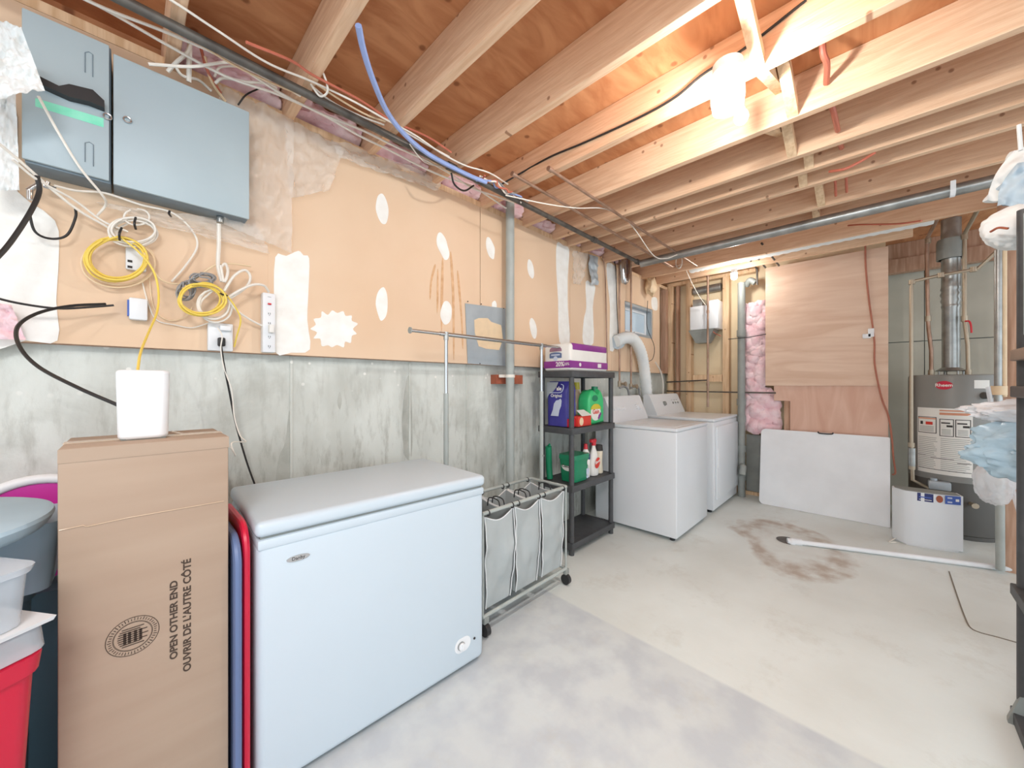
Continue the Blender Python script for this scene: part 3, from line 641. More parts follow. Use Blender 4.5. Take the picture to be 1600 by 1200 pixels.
cable('fat white cable looping right toward the power strip', [(350, 455, 1.82), (365, 432, 1.82), (382, 422, 1.83), (391, 432, 1.84), (385, 448, 1.84), (360, 465, 1.83), (350, 462, 1.82)], .005, 'cablewhite')
cable('white power cord arching into the top of the power strip', [(352, 468, 1.83), (372, 455, 1.82), (395, 445, 1.82), (412, 446, 1.83), (420, 456, 1.86)], .005, 'cablewhite')
cable('white cable sloping from the coil to the middle of the power strip', [(358, 470, 1.83), (370, 485, 1.83), (392, 500, 1.85), (412, 510, 1.87)], .004, 'cablewhite')
cable('yellow cable falling beside the double outlet', [(352, 458, 1.82), (368, 480, 1.82), (376, 500, 1.83), (370, 525, 1.86), (366, 542, 1.88)], .003, 'cableyellow')
cable('pale cable drooping behind the jack box to the outlets', [(233, 430, 1.89), (240, 480, 1.89), (262, 500, 1.89), (290, 495, 1.89), (300, 480, 1.885)], .0022, 'cablecream')
cable('pale cable sagging lower between the jack and outlets', [(222, 440, 1.89), (232, 475, 1.89), (245, 500, 1.89), (275, 508, 1.89), (300, 512, 1.89), (325, 505, 1.87)], .0022, 'cablewhite')
cable('black appliance cord dropping from the outlet behind the freezer', [(345, 535, 1.84), (350, 570, 1.84), (358, 610, 1.86), (368, 660, 1.88), (385, 720, 1.885), (400, 762, 1.88)], .0035, 'cableblack')
cable('thin white charger cord winding down the black appliance cord', [(340, 512, 1.83), (347, 525, 1.81), (345, 545, 1.82), (350, 575, 1.84), (362, 610, 1.85), (366, 650, 1.85), (375, 680, 1.80), (384, 690, 1.7), (362, 692, 1.6), (368, 712, 1.6), (360, 700, 1.55), (330, 678, 1.50), (290, 678, 1.45), (268, 674, 1.41)], .0022, 'cablewhite')
# ties and clips
for lab, a, b in (('black cable tie on the large yellow coil', (190, 356), (187, 375)), ('black cable tie on the white coil', (212, 340), (212, 358)), ('black clip below the panel bottom edge', (265, 330), (267, 338)), ('black tie at the small yellow coil', (344, 458), (355, 462))):
    MB().tube([P(*a, y=1.82), P((a[0]+b[0])/2-2, (a[1]+b[1])/2, y=1.80), P(*b, y=1.82)], .0035, 6).obj('cable_tie', M['black'], label=lab, cat='cable tie')
# coax fitting
m = MB()
for a, b in (((47, 296), (47, 312)), ((68, 290), (88, 296)), ((44, 298), (60, 288)), ((72, 293), (74, 284))): m.cyl(P(*a, y=1.86), P(*b, y=1.86), .007, 10)
m.obj('cable_splitter', M['chrome'], label='small chrome cable splitter below the left end of the panel', cat='splitter')

# ceiling cables, upper left
def zc(label, pts, r, m, name='cable'):
    return MB().tube([P(a, b, z=c) for a, b, c in pts], r, 7).obj(name, M[m], label=label, cat='cable')
cable('white cable running level over the top of the panel', [(232, 100, 1.76), (300, 104, 1.74), (365, 98, 1.72), (420, 122, 1.70), (470, 150, 1.68)], .005, 'cablewhite')
cable('white cable rising from behind the panel to the joists', [(262, 112, 1.82), (275, 98, 1.8), (292, 82, 1.78), (300, 62, 1.76)], .006, 'cablewhite')
cable('thick white cable dropping behind the panel top', [(297, 60, 1.78), (296, 90, 1.80), (295, 128, 1.83)], .008, 'cablewhite')
cable('white cable sagging from panel top to the right', [(272, 100, 1.80), (285, 118, 1.82), (310, 125, 1.84), (330, 142, 1.86)], .005, 'cablewhite')
cable('white cable looped below the iron pipe', [(335, 120, 1.82), (345, 105, 1.80), (380, 106, 1.78), (420, 125, 1.76), (430, 140, 1.76)], .004, 'cablewhite')
cable('lower white cable looped below the iron pipe', [(336, 130, 1.82), (350, 122, 1.80), (385, 128, 1.78), (415, 130, 1.76), (432, 138, 1.76), (428, 146, 1.76)], .005, 'cablewhite')
cable('cream cable hanging down by the panel top right corner', [(320, 88, 1.80), (326, 115, 1.82), (335, 135, 1.84), (352, 158, 1.87)], .005, 'cablecream')
cable('rusty cable hanging beside the cream one at the panel top', [(314, 75, 1.80), (322, 105, 1.81), (332, 125, 1.83), (345, 145, 1.86)], .005, 'cablered')
cable('short black cable end poking out right of the panel', [(372, 164, 1.83), (385, 148, 1.82), (408, 137, 1.83)], .003, 'cableblack')
for i, (c0, rr_, mm, lab) in enumerate(((1.70, .005, 'cablewhite', 'first white cable run above the iron pipe'), (1.56, .004, 'cablewhite', 'thin white cable run on the room side of the iron pipe'), (1.66, .004, 'cablecream', 'cream cable run close above the iron pipe'), (1.74, .005, 'cablewhite', 'white cable run nearest the wall above the iron pipe'))):
    pts = []
    for k in range(14):
        x = -.4+k*.165 if i != 1 else -.4+k*.15
        pts.append((x, c0+.018*math.sin(k*1.3+i), 2.376+.008*math.sin(k*2.1+i)+(.0)))
    MB().tube(pts, rr_, 7).obj('cable', M[mm], label=lab, cat='cable')
cable('rust red cable crossing the first joist bays', [(385, 66, 1.46), (455, 95, 1.5), (490, 118, 1.52), (560, 155, 1.54), (605, 185, 1.56)], .005, 'cablered')
cable('white cable in a hanging loop beside the first joist', [(490, 95, 1.50), (505, 115, 1.52), (512, 142, 1.55), (500, 150, 1.58), (485, 130, 1.6), (478, 118, 1.62)], .004, 'cablewhite')
cable('white cable slanting across the second joist bay', [(480, 122, 1.60), (530, 155, 1.60), (570, 178, 1.60), (602, 190, 1.60)], .004, 'cablecream')
cable('second white cable slanting across the second joist bay', [(482, 130, 1.62), (520, 160, 1.62), (565, 182, 1.62), (600, 195, 1.62)], .004, 'cablewhite')
cable('rusty cable crossing the third joist bay', [(630, 197, 1.56), (670, 215, 1.56), (705, 238, 1.57)], .005, 'cablered')
cable('white cable crossing the third joist bay', [(628, 203, 1.59), (665, 225, 1.59), (702, 245, 1.59)], .004, 'cablewhite')
zc('thick pale blue tube drooping from the joists to the bundle', [(560, 40, 2.37), (568, 78, 2.36), (583, 125, 2.35), (605, 175, 2.345), (632, 210, 2.34), (665, 238, 2.34), (700, 258, 2.34), (735, 275, 2.34), (760, 285, 2.34)], .011, 'cableblue', 'tube')
cable('thin white cable hanging in a bow by the blue tube', [(640, 225, 1.60), (655, 245, 1.62), (670, 256, 1.66), (700, 262, 1.68)], .003, 'cablewhite')
cable('black cable loop hanging below the wire bundle', [(705, 270, 1.60), (710, 288, 1.62), (725, 298, 1.66), (740, 290, 1.70)], .005, 'cableblack')
x4 = JX[4]-.006
MB().tube([P(780, 290, x=x4-.1), P(815, 270, x=x4), P(860, 245, x=x4), P(915, 222, x=x4), P(1000, 183, x=x4), P(1055, 152, x=x4), P(1100, 115, x=x4), P(1160, 78, x=x4), P(1260, 0, x=x4)], .005, 7).obj('cable', M['cableblack'], label='long black cable clipped along the joist before the bulb', cat='cable')
# bundle of wires
for i, (mm, lab) in enumerate((('cablewhite', 'white tangled wire in the knot on the iron pipe'), ('cableblue', 'pale blue tangled wire in the knot on the iron pipe'), ('cablered', 'rusty tangled wire in the knot on the iron pipe'), ('cablegrey', 'grey tangled wire in the knot on the iron pipe'))):
    rr = random.Random(50+i); pts = []
    for k in range(9):
        pts.append((1.36+.045*k+rr.uniform(-.02, .02), 1.60+rr.uniform(-.05, .04), 2.352+rr.uniform(-.02, .022)))
    MB().tube(pts, .005, 7).obj('cable', M[mm], label=lab, cat='cable')
cable('thin white cord running from the wire knot along the copper pipes', [(790, 305, 1.50), (850, 318, 1.40), (900, 325, 1.35), (948, 327, 1.3), (985, 350, 1.30), (1020, 398, 1.28), (1040, 404, 1.26), (1058, 398, 1.2)], .0035, 'cablewhite')
# lamp cord coil on the far joist and cord to the white box
coilp = []
cc = P(1061, 410, x=3.98)
for k in range(40):
    a = k*2*math.pi/10; coilp.append(cc+Vector((-.01+.0004*k, .032*math.cos(a), .062*math.sin(a)-.0)))
m = MB().tube(coilp+[P(1068, 415, x=4.05), P(1080, 440, x=4.2), P(1092, 462, x=4.4), P(1102, 476, x=4.5)], .0035, 6, n=3)
m.obj('cable_coil', M['cablewhite'], label='coiled white cord hung on the far joist above the white box', cat='cable coil')
# orange-red pipe through the joists on the right
pts = []
for k, (px, py, x) in enumerate(((1283, 40, 1.8), (1287, 90, 1.92), (1292, 130, 2.05), (1300, 160, 2.15), (1308, 200, 2.38), (1312, 228, 2.47), (1316, 245, 2.6), (1320, 262, 2.8), (1322, 300, 3.0), (1330, 306, 3.2))):
    pts.append(P(px, py, x=x))
for i, (A, lab) in enumerate((([P(1284, 30, x=1.86), P(1286, 80, x=1.9), P(1292, 100, x=1.95), P(1291, 130, x=2.05)], 'rusty red pipe loop hanging in the bay beyond the bulb'),
                              ([P(1298, 160, x=2.12), P(1303, 178, x=2.2), P(1309, 204, x=2.4)], 'rusty red pipe loop in the second bay beyond the bulb'),
                              ([P(1311, 222, x=2.47), P(1315, 231, x=2.6)], 'short red pipe stub in the third bay beyond the bulb'),
                              ([P(1296, 268, x=2.7), P(1320, 264, x=2.66), P(1345, 252, x=2.68), P(1368, 238, x=2.66)], 'curved copper red cable in the fourth bay beyond the bulb'),
                              ([P(1305, 280, x=3.0), P(1306, 306, x=3.2)], 'left of two short red cables before the hanging grey pipe'),
                              ([P(1322, 274, x=3.0), P(1323, 300, x=3.2)], 'right of two short red cables before the hanging grey pipe'))):
    MB().tube(A, .011 if i < 3 else .007, 9).obj('pipe', M['cablered'], label=lab, cat='pipe')
MB().tube([P(1440, 345, x=3.6), P(1400, 350, x=3.8), P(1330, 352, x=4.0), P(1300, 360, x=4.3), P(1330, 378, x=4.4), P(1352, 378, x=4.5)], .006, 7).obj('cable', M['cablered'], label='brown cable curving under the last joists above the plywood', cat='cable')

# white wrapped duct near far ceiling
MB().tube([(4.24, 1.45, 2.47), (4.22, 1.1, 2.475), (4.24, .7, 2.48), (4.22, .2, 2.48), (4.24, -.3, 2.48)], .065, 18, n=14, rip=.04).obj('duct', M['cloth'], label='white wrapped duct between the last joists above the pink insulation', cat='duct', smooth=60)
MB().tube([P(1084, 456, x=4.79), P(1105, 452, x=4.79), P(1127, 448, x=4.79)], .045, 18, n=14, rip=.03).obj('duct', M['steel'], label='silver duct behind the far studs above the white box', cat='duct', smooth=60)
# tiny shoulder elbows beside the lamp
MB().tube([P(1166, 446, x=4.66), P(1172, 438, x=4.62), P(1180, 442, x=4.62)], .03, 14).obj('pipe_elbow', M['abs'], label='grey pipe elbow on top of the pink insulation strip', cat='pipe')

# ------------------------------------------------------------------ bulbs
def bulb(p, r, parent):
    m = MB().sph(p, r, r, r*1.1, 3); m.obj('bulb', M['glow'], parent, label='lit bulb')
b1 = P(1137, 138, z=2.30)
fx = thing('ceiling_lamp', 'glowing bare bulb in a clear jar shade under the joists', 'lamp', (b1.x, b1.y, ZJ))
MB().cyl((b1.x, b1.y, ZJ-.035), (b1.x, b1.y, ZJ-.001), .05, 24).cyl((b1.x, b1.y, ZJ-.055), (b1.x, b1.y, ZJ-.035), .028, 20).obj('lamp_holder', M['whiteplastic'], fx)
bulb(b1-Vector((0, 0, .0)), .028, fx)
g = MB(); g.lathe([(.05, -.0), (.052, -.03), (.056, -.09), (.05, -.13), (.046, -.128), (.052, -.09), (.048, -.03), (.046, 0)], (b1.x, b1.y, ZJ-.036), 28); g.obj('glass_shade', M['glass'], fx)
b2 = P(1158, 183, z=2.30)
fx2 = thing('ceiling_lamp', 'smaller glowing bulb hanging just right of the jar shade', 'lamp', (b2.x, b2.y, ZJ))
MB().cyl((b2.x, b2.y, 2.335), (b2.x, b2.y, ZJ-.001), .014, 16).obj('lamp_holder', M['steel'], fx2)
M['glow2'] = mat('dim_lit_bulb', (255, 252, 246), .3, emit=30)
MB().sph(b2, .026, .026, .03, 3).obj('bulb', M['glow2'], fx2, label='lit bulb')
b3 = P(1147, 432, x=4.28)
fx3 = thing('ceiling_lamp', 'glowing bare bulb at the far wall above the drain stack', 'lamp', b3)
MB().cyl(b3+Vector((0, 0, .03)), b3+Vector((0, 0, .075)), .03, 16).obj('lamp_holder', M['whiteplastic'], fx3)
M['glow3'] = mat('far_lit_bulb', (255, 252, 246), .3, emit=BULB*.13)
MB().sph(b3, .03, .03, .035, 3).obj('bulb', M['glow3'], fx3, label='lit bulb')

# ------------------------------------------------------------------ wall boxes
jb = thing('wall_jack', 'white phone jack box on the drywall with blue ports', 'jack box', P(213, 503, y=1.89))
a, b = P(196, 463, y=1.865), P(231, 501, y=1.865)
MB().box(a.x+.008, b.x, 1.865, D-.001, b.z, a.z, bev=.006).obj('housing', M['whiteplastic'], jb)
MB().box(a.x+.004, a.x+.012, 1.868, 1.892, b.z+.012, a.z-.01).obj('port', M['blueprint'], jb, label='blue port')
# small box in large coil
a, b = P(196, 385, y=1.88), P(229, 425, y=1.88)
s2 = thing('wall_jack', 'white jack box with two dark slots behind the large yellow coil', 'jack box', P(212, 425, y=1.89))
MB().box(a.x, b.x, 1.88, D-.001, b.z, a.z, bev=.005).obj('housing', M['whiteplastic'], s2)
m = MB()
for py in (408, 417): c = P(203, py, y=1.879); m.box(c.x-.006, c.x+.006, 1.8785, 1.8795, c.z-.004, c.z+.004)
m.obj('slot', M['ink'], s2)
# double outlet box
ob = thing('wall_outlet', 'white wall outlet plate at the bottom edge of the drywall', 'outlet', P(345, 548, y=1.87))
a, b = P(325, 503, y=1.872), P(364, 549, y=1.872)
MB().box(a.x, b.x, 1.872, D-.001, b.z, a.z, bev=.003).obj('cover_plate', M['whiteplastic'], ob)
c = P(352, 514, y=1.868); MB().box(c.x-.018, c.x+.018, 1.855, 1.872, c.z-.008, c.z+.012, bev=.003).obj('charger', M['whiteplastic'], ob)
c = P(346, 534, y=1.862); MB().box(c.x-.012, c.x+.012, 1.85, 1.872, c.z-.018, c.z+.016, bev=.005).obj('plug', M['cableblack'], ob, label='black plug')
# power strip
a, b = P(411, 456, y=1.855), P(431, 551, y=1.855)
ps = thing('power_strip', 'white power strip with a red switch standing against the drywall', 'power strip', ((a.x+b.x)/2, 1.87, b.z))
MB().box(a.x, b.x, 1.86, D-.001, b.z, a.z, bev=.004).obj('housing', M['whiteplastic'], ps)
c = P(421, 475, y=1.858); MB().box(c.x-.006, c.x+.006, 1.853, 1.86, c.z-.003, c.z+.003).obj('switch', M['red'], ps, label='red rocker switch')
m = MB()
for py in (490, 505, 526, 541):
    c = P(421, py, y=1.859)
    m.box(c.x-.004, c.x-.0025, 1.8585, 1.8597, c.z-.0035, c.z+.0035); m.box(c.x+.0025, c.x+.004, 1.8585, 1.8597, c.z-.0035, c.z+.0035); m.cyl((c.x, 1.8597, c.z-.007), (c.x, 1.8585, c.z-.007), .0015, 8)
m.obj('outlet', M['ink'], ps)
c = P(423, 515, y=1.85); MB().box(c.x-.008, c.x+.010, 1.835, 1.86, c.z-.014, c.z+.020, bev=.003).obj('adapter', M['paper'], ps)
c = P(421, 464, y=1.8595); MB().box(c.x-.006, c.x+.006, 1.8592, 1.8598, c.z-.0008, c.z+.0008).obj('print', M['abs'], ps)

# ------------------------------------------------------------------ cardboard box
DB = 1.28; bx0, bx1 = -.107, .194; bz = H-.1113*DB
cb = thing('cardboard_box', 'tall brown cardboard box standing on end with printed black lettering', 'box', ((bx0+bx1)/2, DB+.12, 0))
MB().box(bx0, bx1, DB, DB+.25, 0, bz, bev=.004).obj('carton', M['card'], cb)
MB().box(bx0-.0, bx1+.001, DB-.0012, DB-.0002, bz-.032, bz-.002).obj('flap', M['card'], cb)
m = MB()
q = [P(92, 829, y=DB-.001), P(130, 821, y=DB-.001), P(135, 823, y=DB-.001), P(200, 809, y=DB-.001), P(350, 783, y=DB-.001)]
m.tube(q, .0012, 5, smooth=False); m.obj('tear_line', M['tape'], cb)
MB().box(bx0-.0008, bx1+.0008, DB+.10, DB+.15, bz-.001, bz+.0006).obj('packing_tape', M['tape'], cb)
def vtext(s_, px, pya, pyb, size, mm):
    a, b = P(px, pya, y=DB-.0006), P(px, pyb, y=DB-.0006)
    c = (a+b)/2; ln = abs(a.z-b.z)
    cu = bpy.data.curves.new('m', 'FONT'); cu.body = s_; cu.size = size; oo = bpy.data.objects.new('m', cu); col.objects.link(oo)
    bpy.context.view_layer.update(); w = oo.dimensions.x; bpy.data.objects.remove(oo)
    mm.text(s_, size, c, (0, 0, 1), (-1, 0, 0), .0005, sx=ln/w, bold=.0006)
m = MB(); vtext('OPEN OTHER END', 272, 1029, 908, .020, m); vtext("OUVRIR DE L'AUTRE C\u00d4T\u00c9", 293, 1048, 874, .021, m)
m.obj('lettering', M['cardink'], cb, label='black printed lettering')
m = MB(); c = P(208, 993.5, y=DB-.0006)
for rr_, w in ((.0455, .0007), (.034, .0004), (.0325, .0004)):
    m.tube([c+Vector((rr_*math.cos(a), 0, rr_*.98*math.sin(a))) for a in [2*math.pi*k/40 for k in range(41)]], w, 5, smooth=False)
for k in range(46):
    a = 2*math.pi*k/46; e = Vector((math.cos(a), 0, math.sin(a))); m.tube([c+e*.0365, c+e*(.041+.001*(k % 3))], .0008, 4, smooth=False)
for k in range(9):
    h_ = -.020+k*.005; w = math.sqrt(max(0, .029**2-h_**2)); m.box(c.x-w*.9, c.x+w*.5 if k % 2 else c.x+w*.9, c.y-.0004, c.y+.0002, c.z+h_-.001, c.z+h_+.001)
for xx in (-.014, -.006, .004, .013): m.box(c.x+xx-.0025, c.x+xx+.0025, c.y-.0004, c.y+.0002, c.z-.015, c.z+.012)
m.obj('seal_print', M['cardink'], cb, label='round printed seal')

# router
rl, rrr = P(180, 600, y=1.335).x, P(267, 600, y=1.335).x
rw = rrr-rl; rh = P(220, 578, y=1.335).z-bz
ro = thing('wifi_router', 'white rounded router standing on the cardboard box', 'router', ((rl+rrr)/2, 1.38, bz))
MB().taper(((rl+rrr)/2, 1.38), rw*.93, .075, rw, .085, bz+.002, bz+rh, bev=.022, seg=5).obj('housing', M['whiteplastic'], ro)
bpy.data.objects[ro.children[0].name].modifiers.new('b', 'BEVEL').width = .008
ro.children[0].modifiers['b'].segments = 3; ro.children[0].modifiers['b'].limit_method = 'ANGLE'
MB().taper(((rl+rrr)/2, 1.38), rw*.8, .06, rw*.85, .065, bz, bz+.004).obj('foot', M['abs'], ro)

# ------------------------------------------------------------------ chest freezer
fz = thing('chest_freezer', 'white chest freezer with closed lid and small temperature dial', 'freezer', (.686, 1.515, 0), R(-2.5))
W, DP, HF = .835, .52, .812
bx = MB().box(-W/2, W/2, -DP/2, DP/2, .018, .745, bev=.022, seg=4).obj('cabinet', M['freezer'], fz, world=False)
MB().box(-W/2+.002, W/2-.002, -DP/2-.003, DP/2, .728, .758, bev=.006).obj('rim', M['freezer'], fz, world=False)
MB().box(-W/2+.01, W/2-.01, -DP/2+.008, DP/2-.01, .757, .767).obj('gasket', M['abs'], fz, world=False)
MB().box(-W/2-.004, W/2+.004, -DP/2-.008, DP/2+.004, .765, HF, bev=.018, seg=5).obj('lid', M['freezer'], fz, world=False)
m = MB()
for x in (-.36, .36):
    for y in (-.2, .2): m.cyl((x, y, 0), (x, y, .03), .018, 12)
m.obj('foot', M['black'], fz, world=False)
fr = Matrix.Rotation(R(2.5), 4, 'Z') @ Matrix.Translation(-fz.location)
def onf(px, py):                       # a spot on the freezer's front
    d = (FW+RT*(px-800)/FPX+UP*(600-py)/FPX); o_ = fr @ Vector((0, 0, H)); dd = fr.to_3x3() @ d
    t = (-DP/2-o_.y)/dd.y; return o_+dd*t
c = onf(466, 871)
m = MB(); m.poly([(c.x+.032*math.cos(a), -DP/2-.003, c.z+.009*math.sin(a)) for a in [2*math.pi*k/28 for k in range(28)]], (0, .0035, 0)); bd = m.obj('badge', M['chrome'], fz, world=False, label='silver oval badge')
MB().text('Danby', .014, (c.x, -DP/2-.0034, c.z), (1, 0, 0), (0, 0, 1)).obj('badge_lettering', M['ink'], bd, world=False)
c = onf(720, 1009)
m = MB(); m.poly([(c.x+.030*math.cos(a)+(.02 if math.cos(a) > 0 else 0), -DP/2-.001, c.z+.030*math.sin(a)) for a in [2*math.pi*k/36 for k in range(36)]], (0, .0015, 0)); m.obj('control_plate', M['whiteplastic'], fz, world=False)
m = MB(); m.cyl((c.x, -DP/2, c.z), (c.x, -DP/2-.007, c.z), .017, 28).obj('dial_ring', M['steel'], fz, world=False)
kn = MB().cyl((c.x, -DP/2, c.z), (c.x, -DP/2-.012, c.z), .0145, 28).box(c.x-.003, c.x+.003, -DP/2-.018, -DP/2-.01, c.z-.013, c.z+.013, bev=.001).obj('dial', M['whiteplastic'], fz, world=False, label='round white temperature dial')
c = onf(741, 997); MB().cyl((c.x, -DP/2, c.z), (c.x, -DP/2-.003, c.z), .005, 14).obj('indicator', M['ink'], fz, world=False)

# ------------------------------------------------------------------ lids between box and freezer, yellow pouch
def lid(label, x, w, y0, y1, z1, m):
    root = thing('tote_cover', label, 'lid', (x, (y0+y1)/2, 0))
    pts = []
    rad = .07
    for k in range(9):
        a = math.pi/2+math.pi/2*k/8; pts.append((x, y0+rad+rad*math.cos(a), z1-rad+rad*math.sin(a)))
    pts = [(x, y1, 0), (x, y1, z1)] + pts + [(x, y0, 0)]
    MB().poly(pts, (w*.5, 0, 0)).obj('panel', M[m], root)
    rim = [Vector(p)+Vector((w*.5, 0, 0)) for p in pts[1:]]
    MB().tube(rim, w*.5, 8, smooth=False).obj('rim', M[m], root)
lid('slate blue plastic lid stood on edge beside the cardboard box', .203, .020, 1.27, 1.56, .775, 'blueplastic')
lid('crimson plastic lid stood on edge against the freezer', .228, .018, 1.29, 1.56, .80, 'crimson')
a = P(366, 822, y=1.62)-Vector((.03, 0, 0))
yp = thing('snack_pouch', 'yellow green pouch stuffed behind the freezer corner', 'pouch', (a.x, 1.62, a.z-.1))
MB().sph((a.x, 1.62, a.z-.02), .032, .05, .06, 3, .25, 5, 3).obj('pouch', M['yellow'], yp)
MB().sph((a.x+.005, 1.64, a.z+.045), .03, .04, .022, 3, .3, 5, 9).obj('pouch_top', M['cloth2'], yp, label='pale blue top')
MB().box(.192, .258, 1.575, 1.70, 0, a.z-.085, bev=.01).obj('storage_tub', M['basin'], label='pale tub hidden behind the coloured lids', cat='tub')

# ------------------------------------------------------------------ bins at the far left
cx, cy, ra = -.101, 1.15, R(34.6)
ec = (cx, cy, 0)
def bin_(name, label, cat, w, d, z0, z1, shrink, m, rim, rimm=None, ox=0, oy=0):
    root = thing(name, label, cat, (cx+ox, cy+oy, z0), ra)
    MB().taper((-w/2, d/2), w-2*shrink, d-2*shrink, w-.008, d-.008, 0, z1-z0, bev=.03).obj('tub', M[m], root, world=False)
    if rim: MB().taper((-w/2, d/2), w, d, w+.006, d+.006, z1-z0-rim, z1-z0+.002, bev=.03).obj('rim', M[rimm or m], root, world=False)
    return root
bin_('storage_tote', 'red plastic tote at the bottom left corner under a translucent lid', 'tote', .42, .30, 0, .70, .03, 'crimson', .03, ox=-.006, oy=-.01)
bin_('storage_tote', 'dark teal tote behind the red tote beside the cardboard box', 'tote', .14, .16, 0, .70, .01, 'teal', .02, ox=.0, oy=.0).location = (-.150, 1.50, 0)
bin_('tote_cover', 'wide translucent white lid resting on the red tote', 'lid', .44, .32, .705, .757, .0, 'clearplastic', .006, 'whiteplastic')
bin_('clear_bin', 'clear plastic bin of folded things stacked on the translucent lid', 'bin', .40, .30, .762, .868, .01, 'clearplastic', .01, 'clearplastic', ox=-.014, oy=-.008)
rt = thing('folded_fabric', 'blue and white folded fabric inside the clear bin', 'fabric', (cx-.15, cy, .77), ra)
MB().box(-.16, .085, .05, .25, 0, .075, bev=.02, seg=3).obj('fabric', M['cloth2'], rt, world=False)
m = MB()
m.lathe([(.195, 0), (.205, .004), (.212, .014), (.218, .030), (.216, .038), (.205, .043), (.12, .047), (0, .049)], (-.372, 1.43, .872), 64, 1.14, 1.28)
m.obj('upturned_basin', M['basin'], label='pale blue round basin lid on top of the clear bin', cat='basin')
MB().taper((-.285, 1.565), .30, .20, .335, .23, .702, .869, bev=.03).obj('storage_tub', M['basin'], label='grey blue tub under the pale blue basin lid', cat='tub')
wr = thing('toy_tub', 'white rimmed magenta tub leaning behind the pale blue basin', 'tub', (-.16, 1.74, .70))
c = Vector((-.185, 1.76, .778)); 
m = MB(); m.tube([c+Vector((.15*math.cos(a), .02*math.sin(a), .15*math.sin(a))) for a in [math.pi*k/24 for k in range(25)]], .014, 12, smooth=False); m.obj('rim', M['whiteplastic'], wr, label='white rim')
MB().cyl(c+Vector((0, .00, 0)), c+Vector((0, .08, -.01)), .142, 36, .12).obj('tub', M['magenta'], wr)
MB().box(-.42, -.03, 1.70, 1.88, 0, .62, bev=.02).obj('storage_box', M['teal'], label='dark box hidden behind the totes under the magenta tub', cat='box')

# ------------------------------------------------------------------ garment rack
gr = thing('garment_rack', 'chrome garment rack with telescoping top bar behind the hamper', 'garment rack', (1.6, 1.65, 0))
yy = 1.655; zbar = H+.1606*yy
xL, xR_ = P(697, 600, y=yy).x, P(846, 600, y=yy).x
x0, x1 = P(641, 517, y=yy).x, P(878, 545, y=yy).x
MB().tube([(xL-.04, yy, zbar), (xR_+.05, yy, zbar)], .0115, 14).obj('top_bar', M['chrome'], gr)
MB().tube([(x0, yy, zbar), (x1, yy, zbar)], .0085, 14).obj('extension_bar', M['chrome'], gr)
MB().cyl((x0-.004, yy, zbar), (x0+.002, yy, zbar), .016, 16).obj('end_cap', M['abs'], gr)
MB().cyl((x1-.004, yy, zbar), (x1+.004, yy, zbar), .016, 16).obj('end_cap', M['abs'], gr)
for x in (xL, xR_):
    lg = MB().tube([(x, yy, .05), (x, yy, 1.16)], .0135, 14).obj('leg', M['post'], gr)
    MB().tube([(x, yy, 1.10), (x, yy, zbar)], .010, 14).obj('inner_tube', M['chrome'], lg)
    MB().cyl((x, yy, zbar-.03), (x, yy, zbar+.012), .014, 14).obj('bracket', M['steel'], lg)
    MB().cyl((x, yy-.012, .72), (x, yy-.022, .72), .006, 10).obj('knob', M['steel'], lg)
MB().tube([(xL, yy, .09), (xR_, yy, .09)], .010, 12).obj('bottom_bar', M['chrome'], gr)
for x in (xL, xR_): MB().tube([(x, yy-.13, .04), (x, yy+.14, .04)], .012, 12).obj('foot', M['post'], gr)

# ------------------------------------------------------------------ laundry hamper
hx0, hx1, hy0, hy1, hz = 1.175, 1.845, 1.345, 1.60, .592
hy1 = 1.63
la = thing('laundry_hamper', 'grey three bag laundry hamper on wheels beside the freezer', 'hamper', ((hx0+hx1)/2, (hy0+hy1)/2, 0))
m = MB()
for y in (hy0, hy1): m.tube([(hx0, y, hz), (hx1, y, hz)], .0095, 12)
for x in (hx0, hx1): m.tube([(x, hy0, hz), (x, hy1, hz)], .0095, 12)
m.obj('top_frame', M['post'], la)
m = MB()
for y in (hy0, hy1): m.tube([(hx0, y, .10), (hx1, y, .10)], .0095, 12)
for x in (hx0, hx1): m.tube([(x, hy0, .10), (x, hy1, .10)], .0095, 12)
m.obj('bottom_frame', M['post'], la)
for x in (hx0+.004, hx1-.002):
    for y in (hy0, hy1): MB().tube([(x, y, .10), (x, y, hz)], .006, 10).obj('post', M['post'], la)
for x in (hx0+.02, hx1-.0):
    for y in (hy0, hy1):
        w = MB().cyl((x-.012, y, .035), (x+.012, y, .035), .030, 24).obj('caster', M['black'], la)
        MB().box(x-.016, x+.016, y-.012, y+.012, .066, .098, bev=.003).obj('fork', M['abs'], w)
xsb = [1.19, 1.40, 1.61, 1.835]
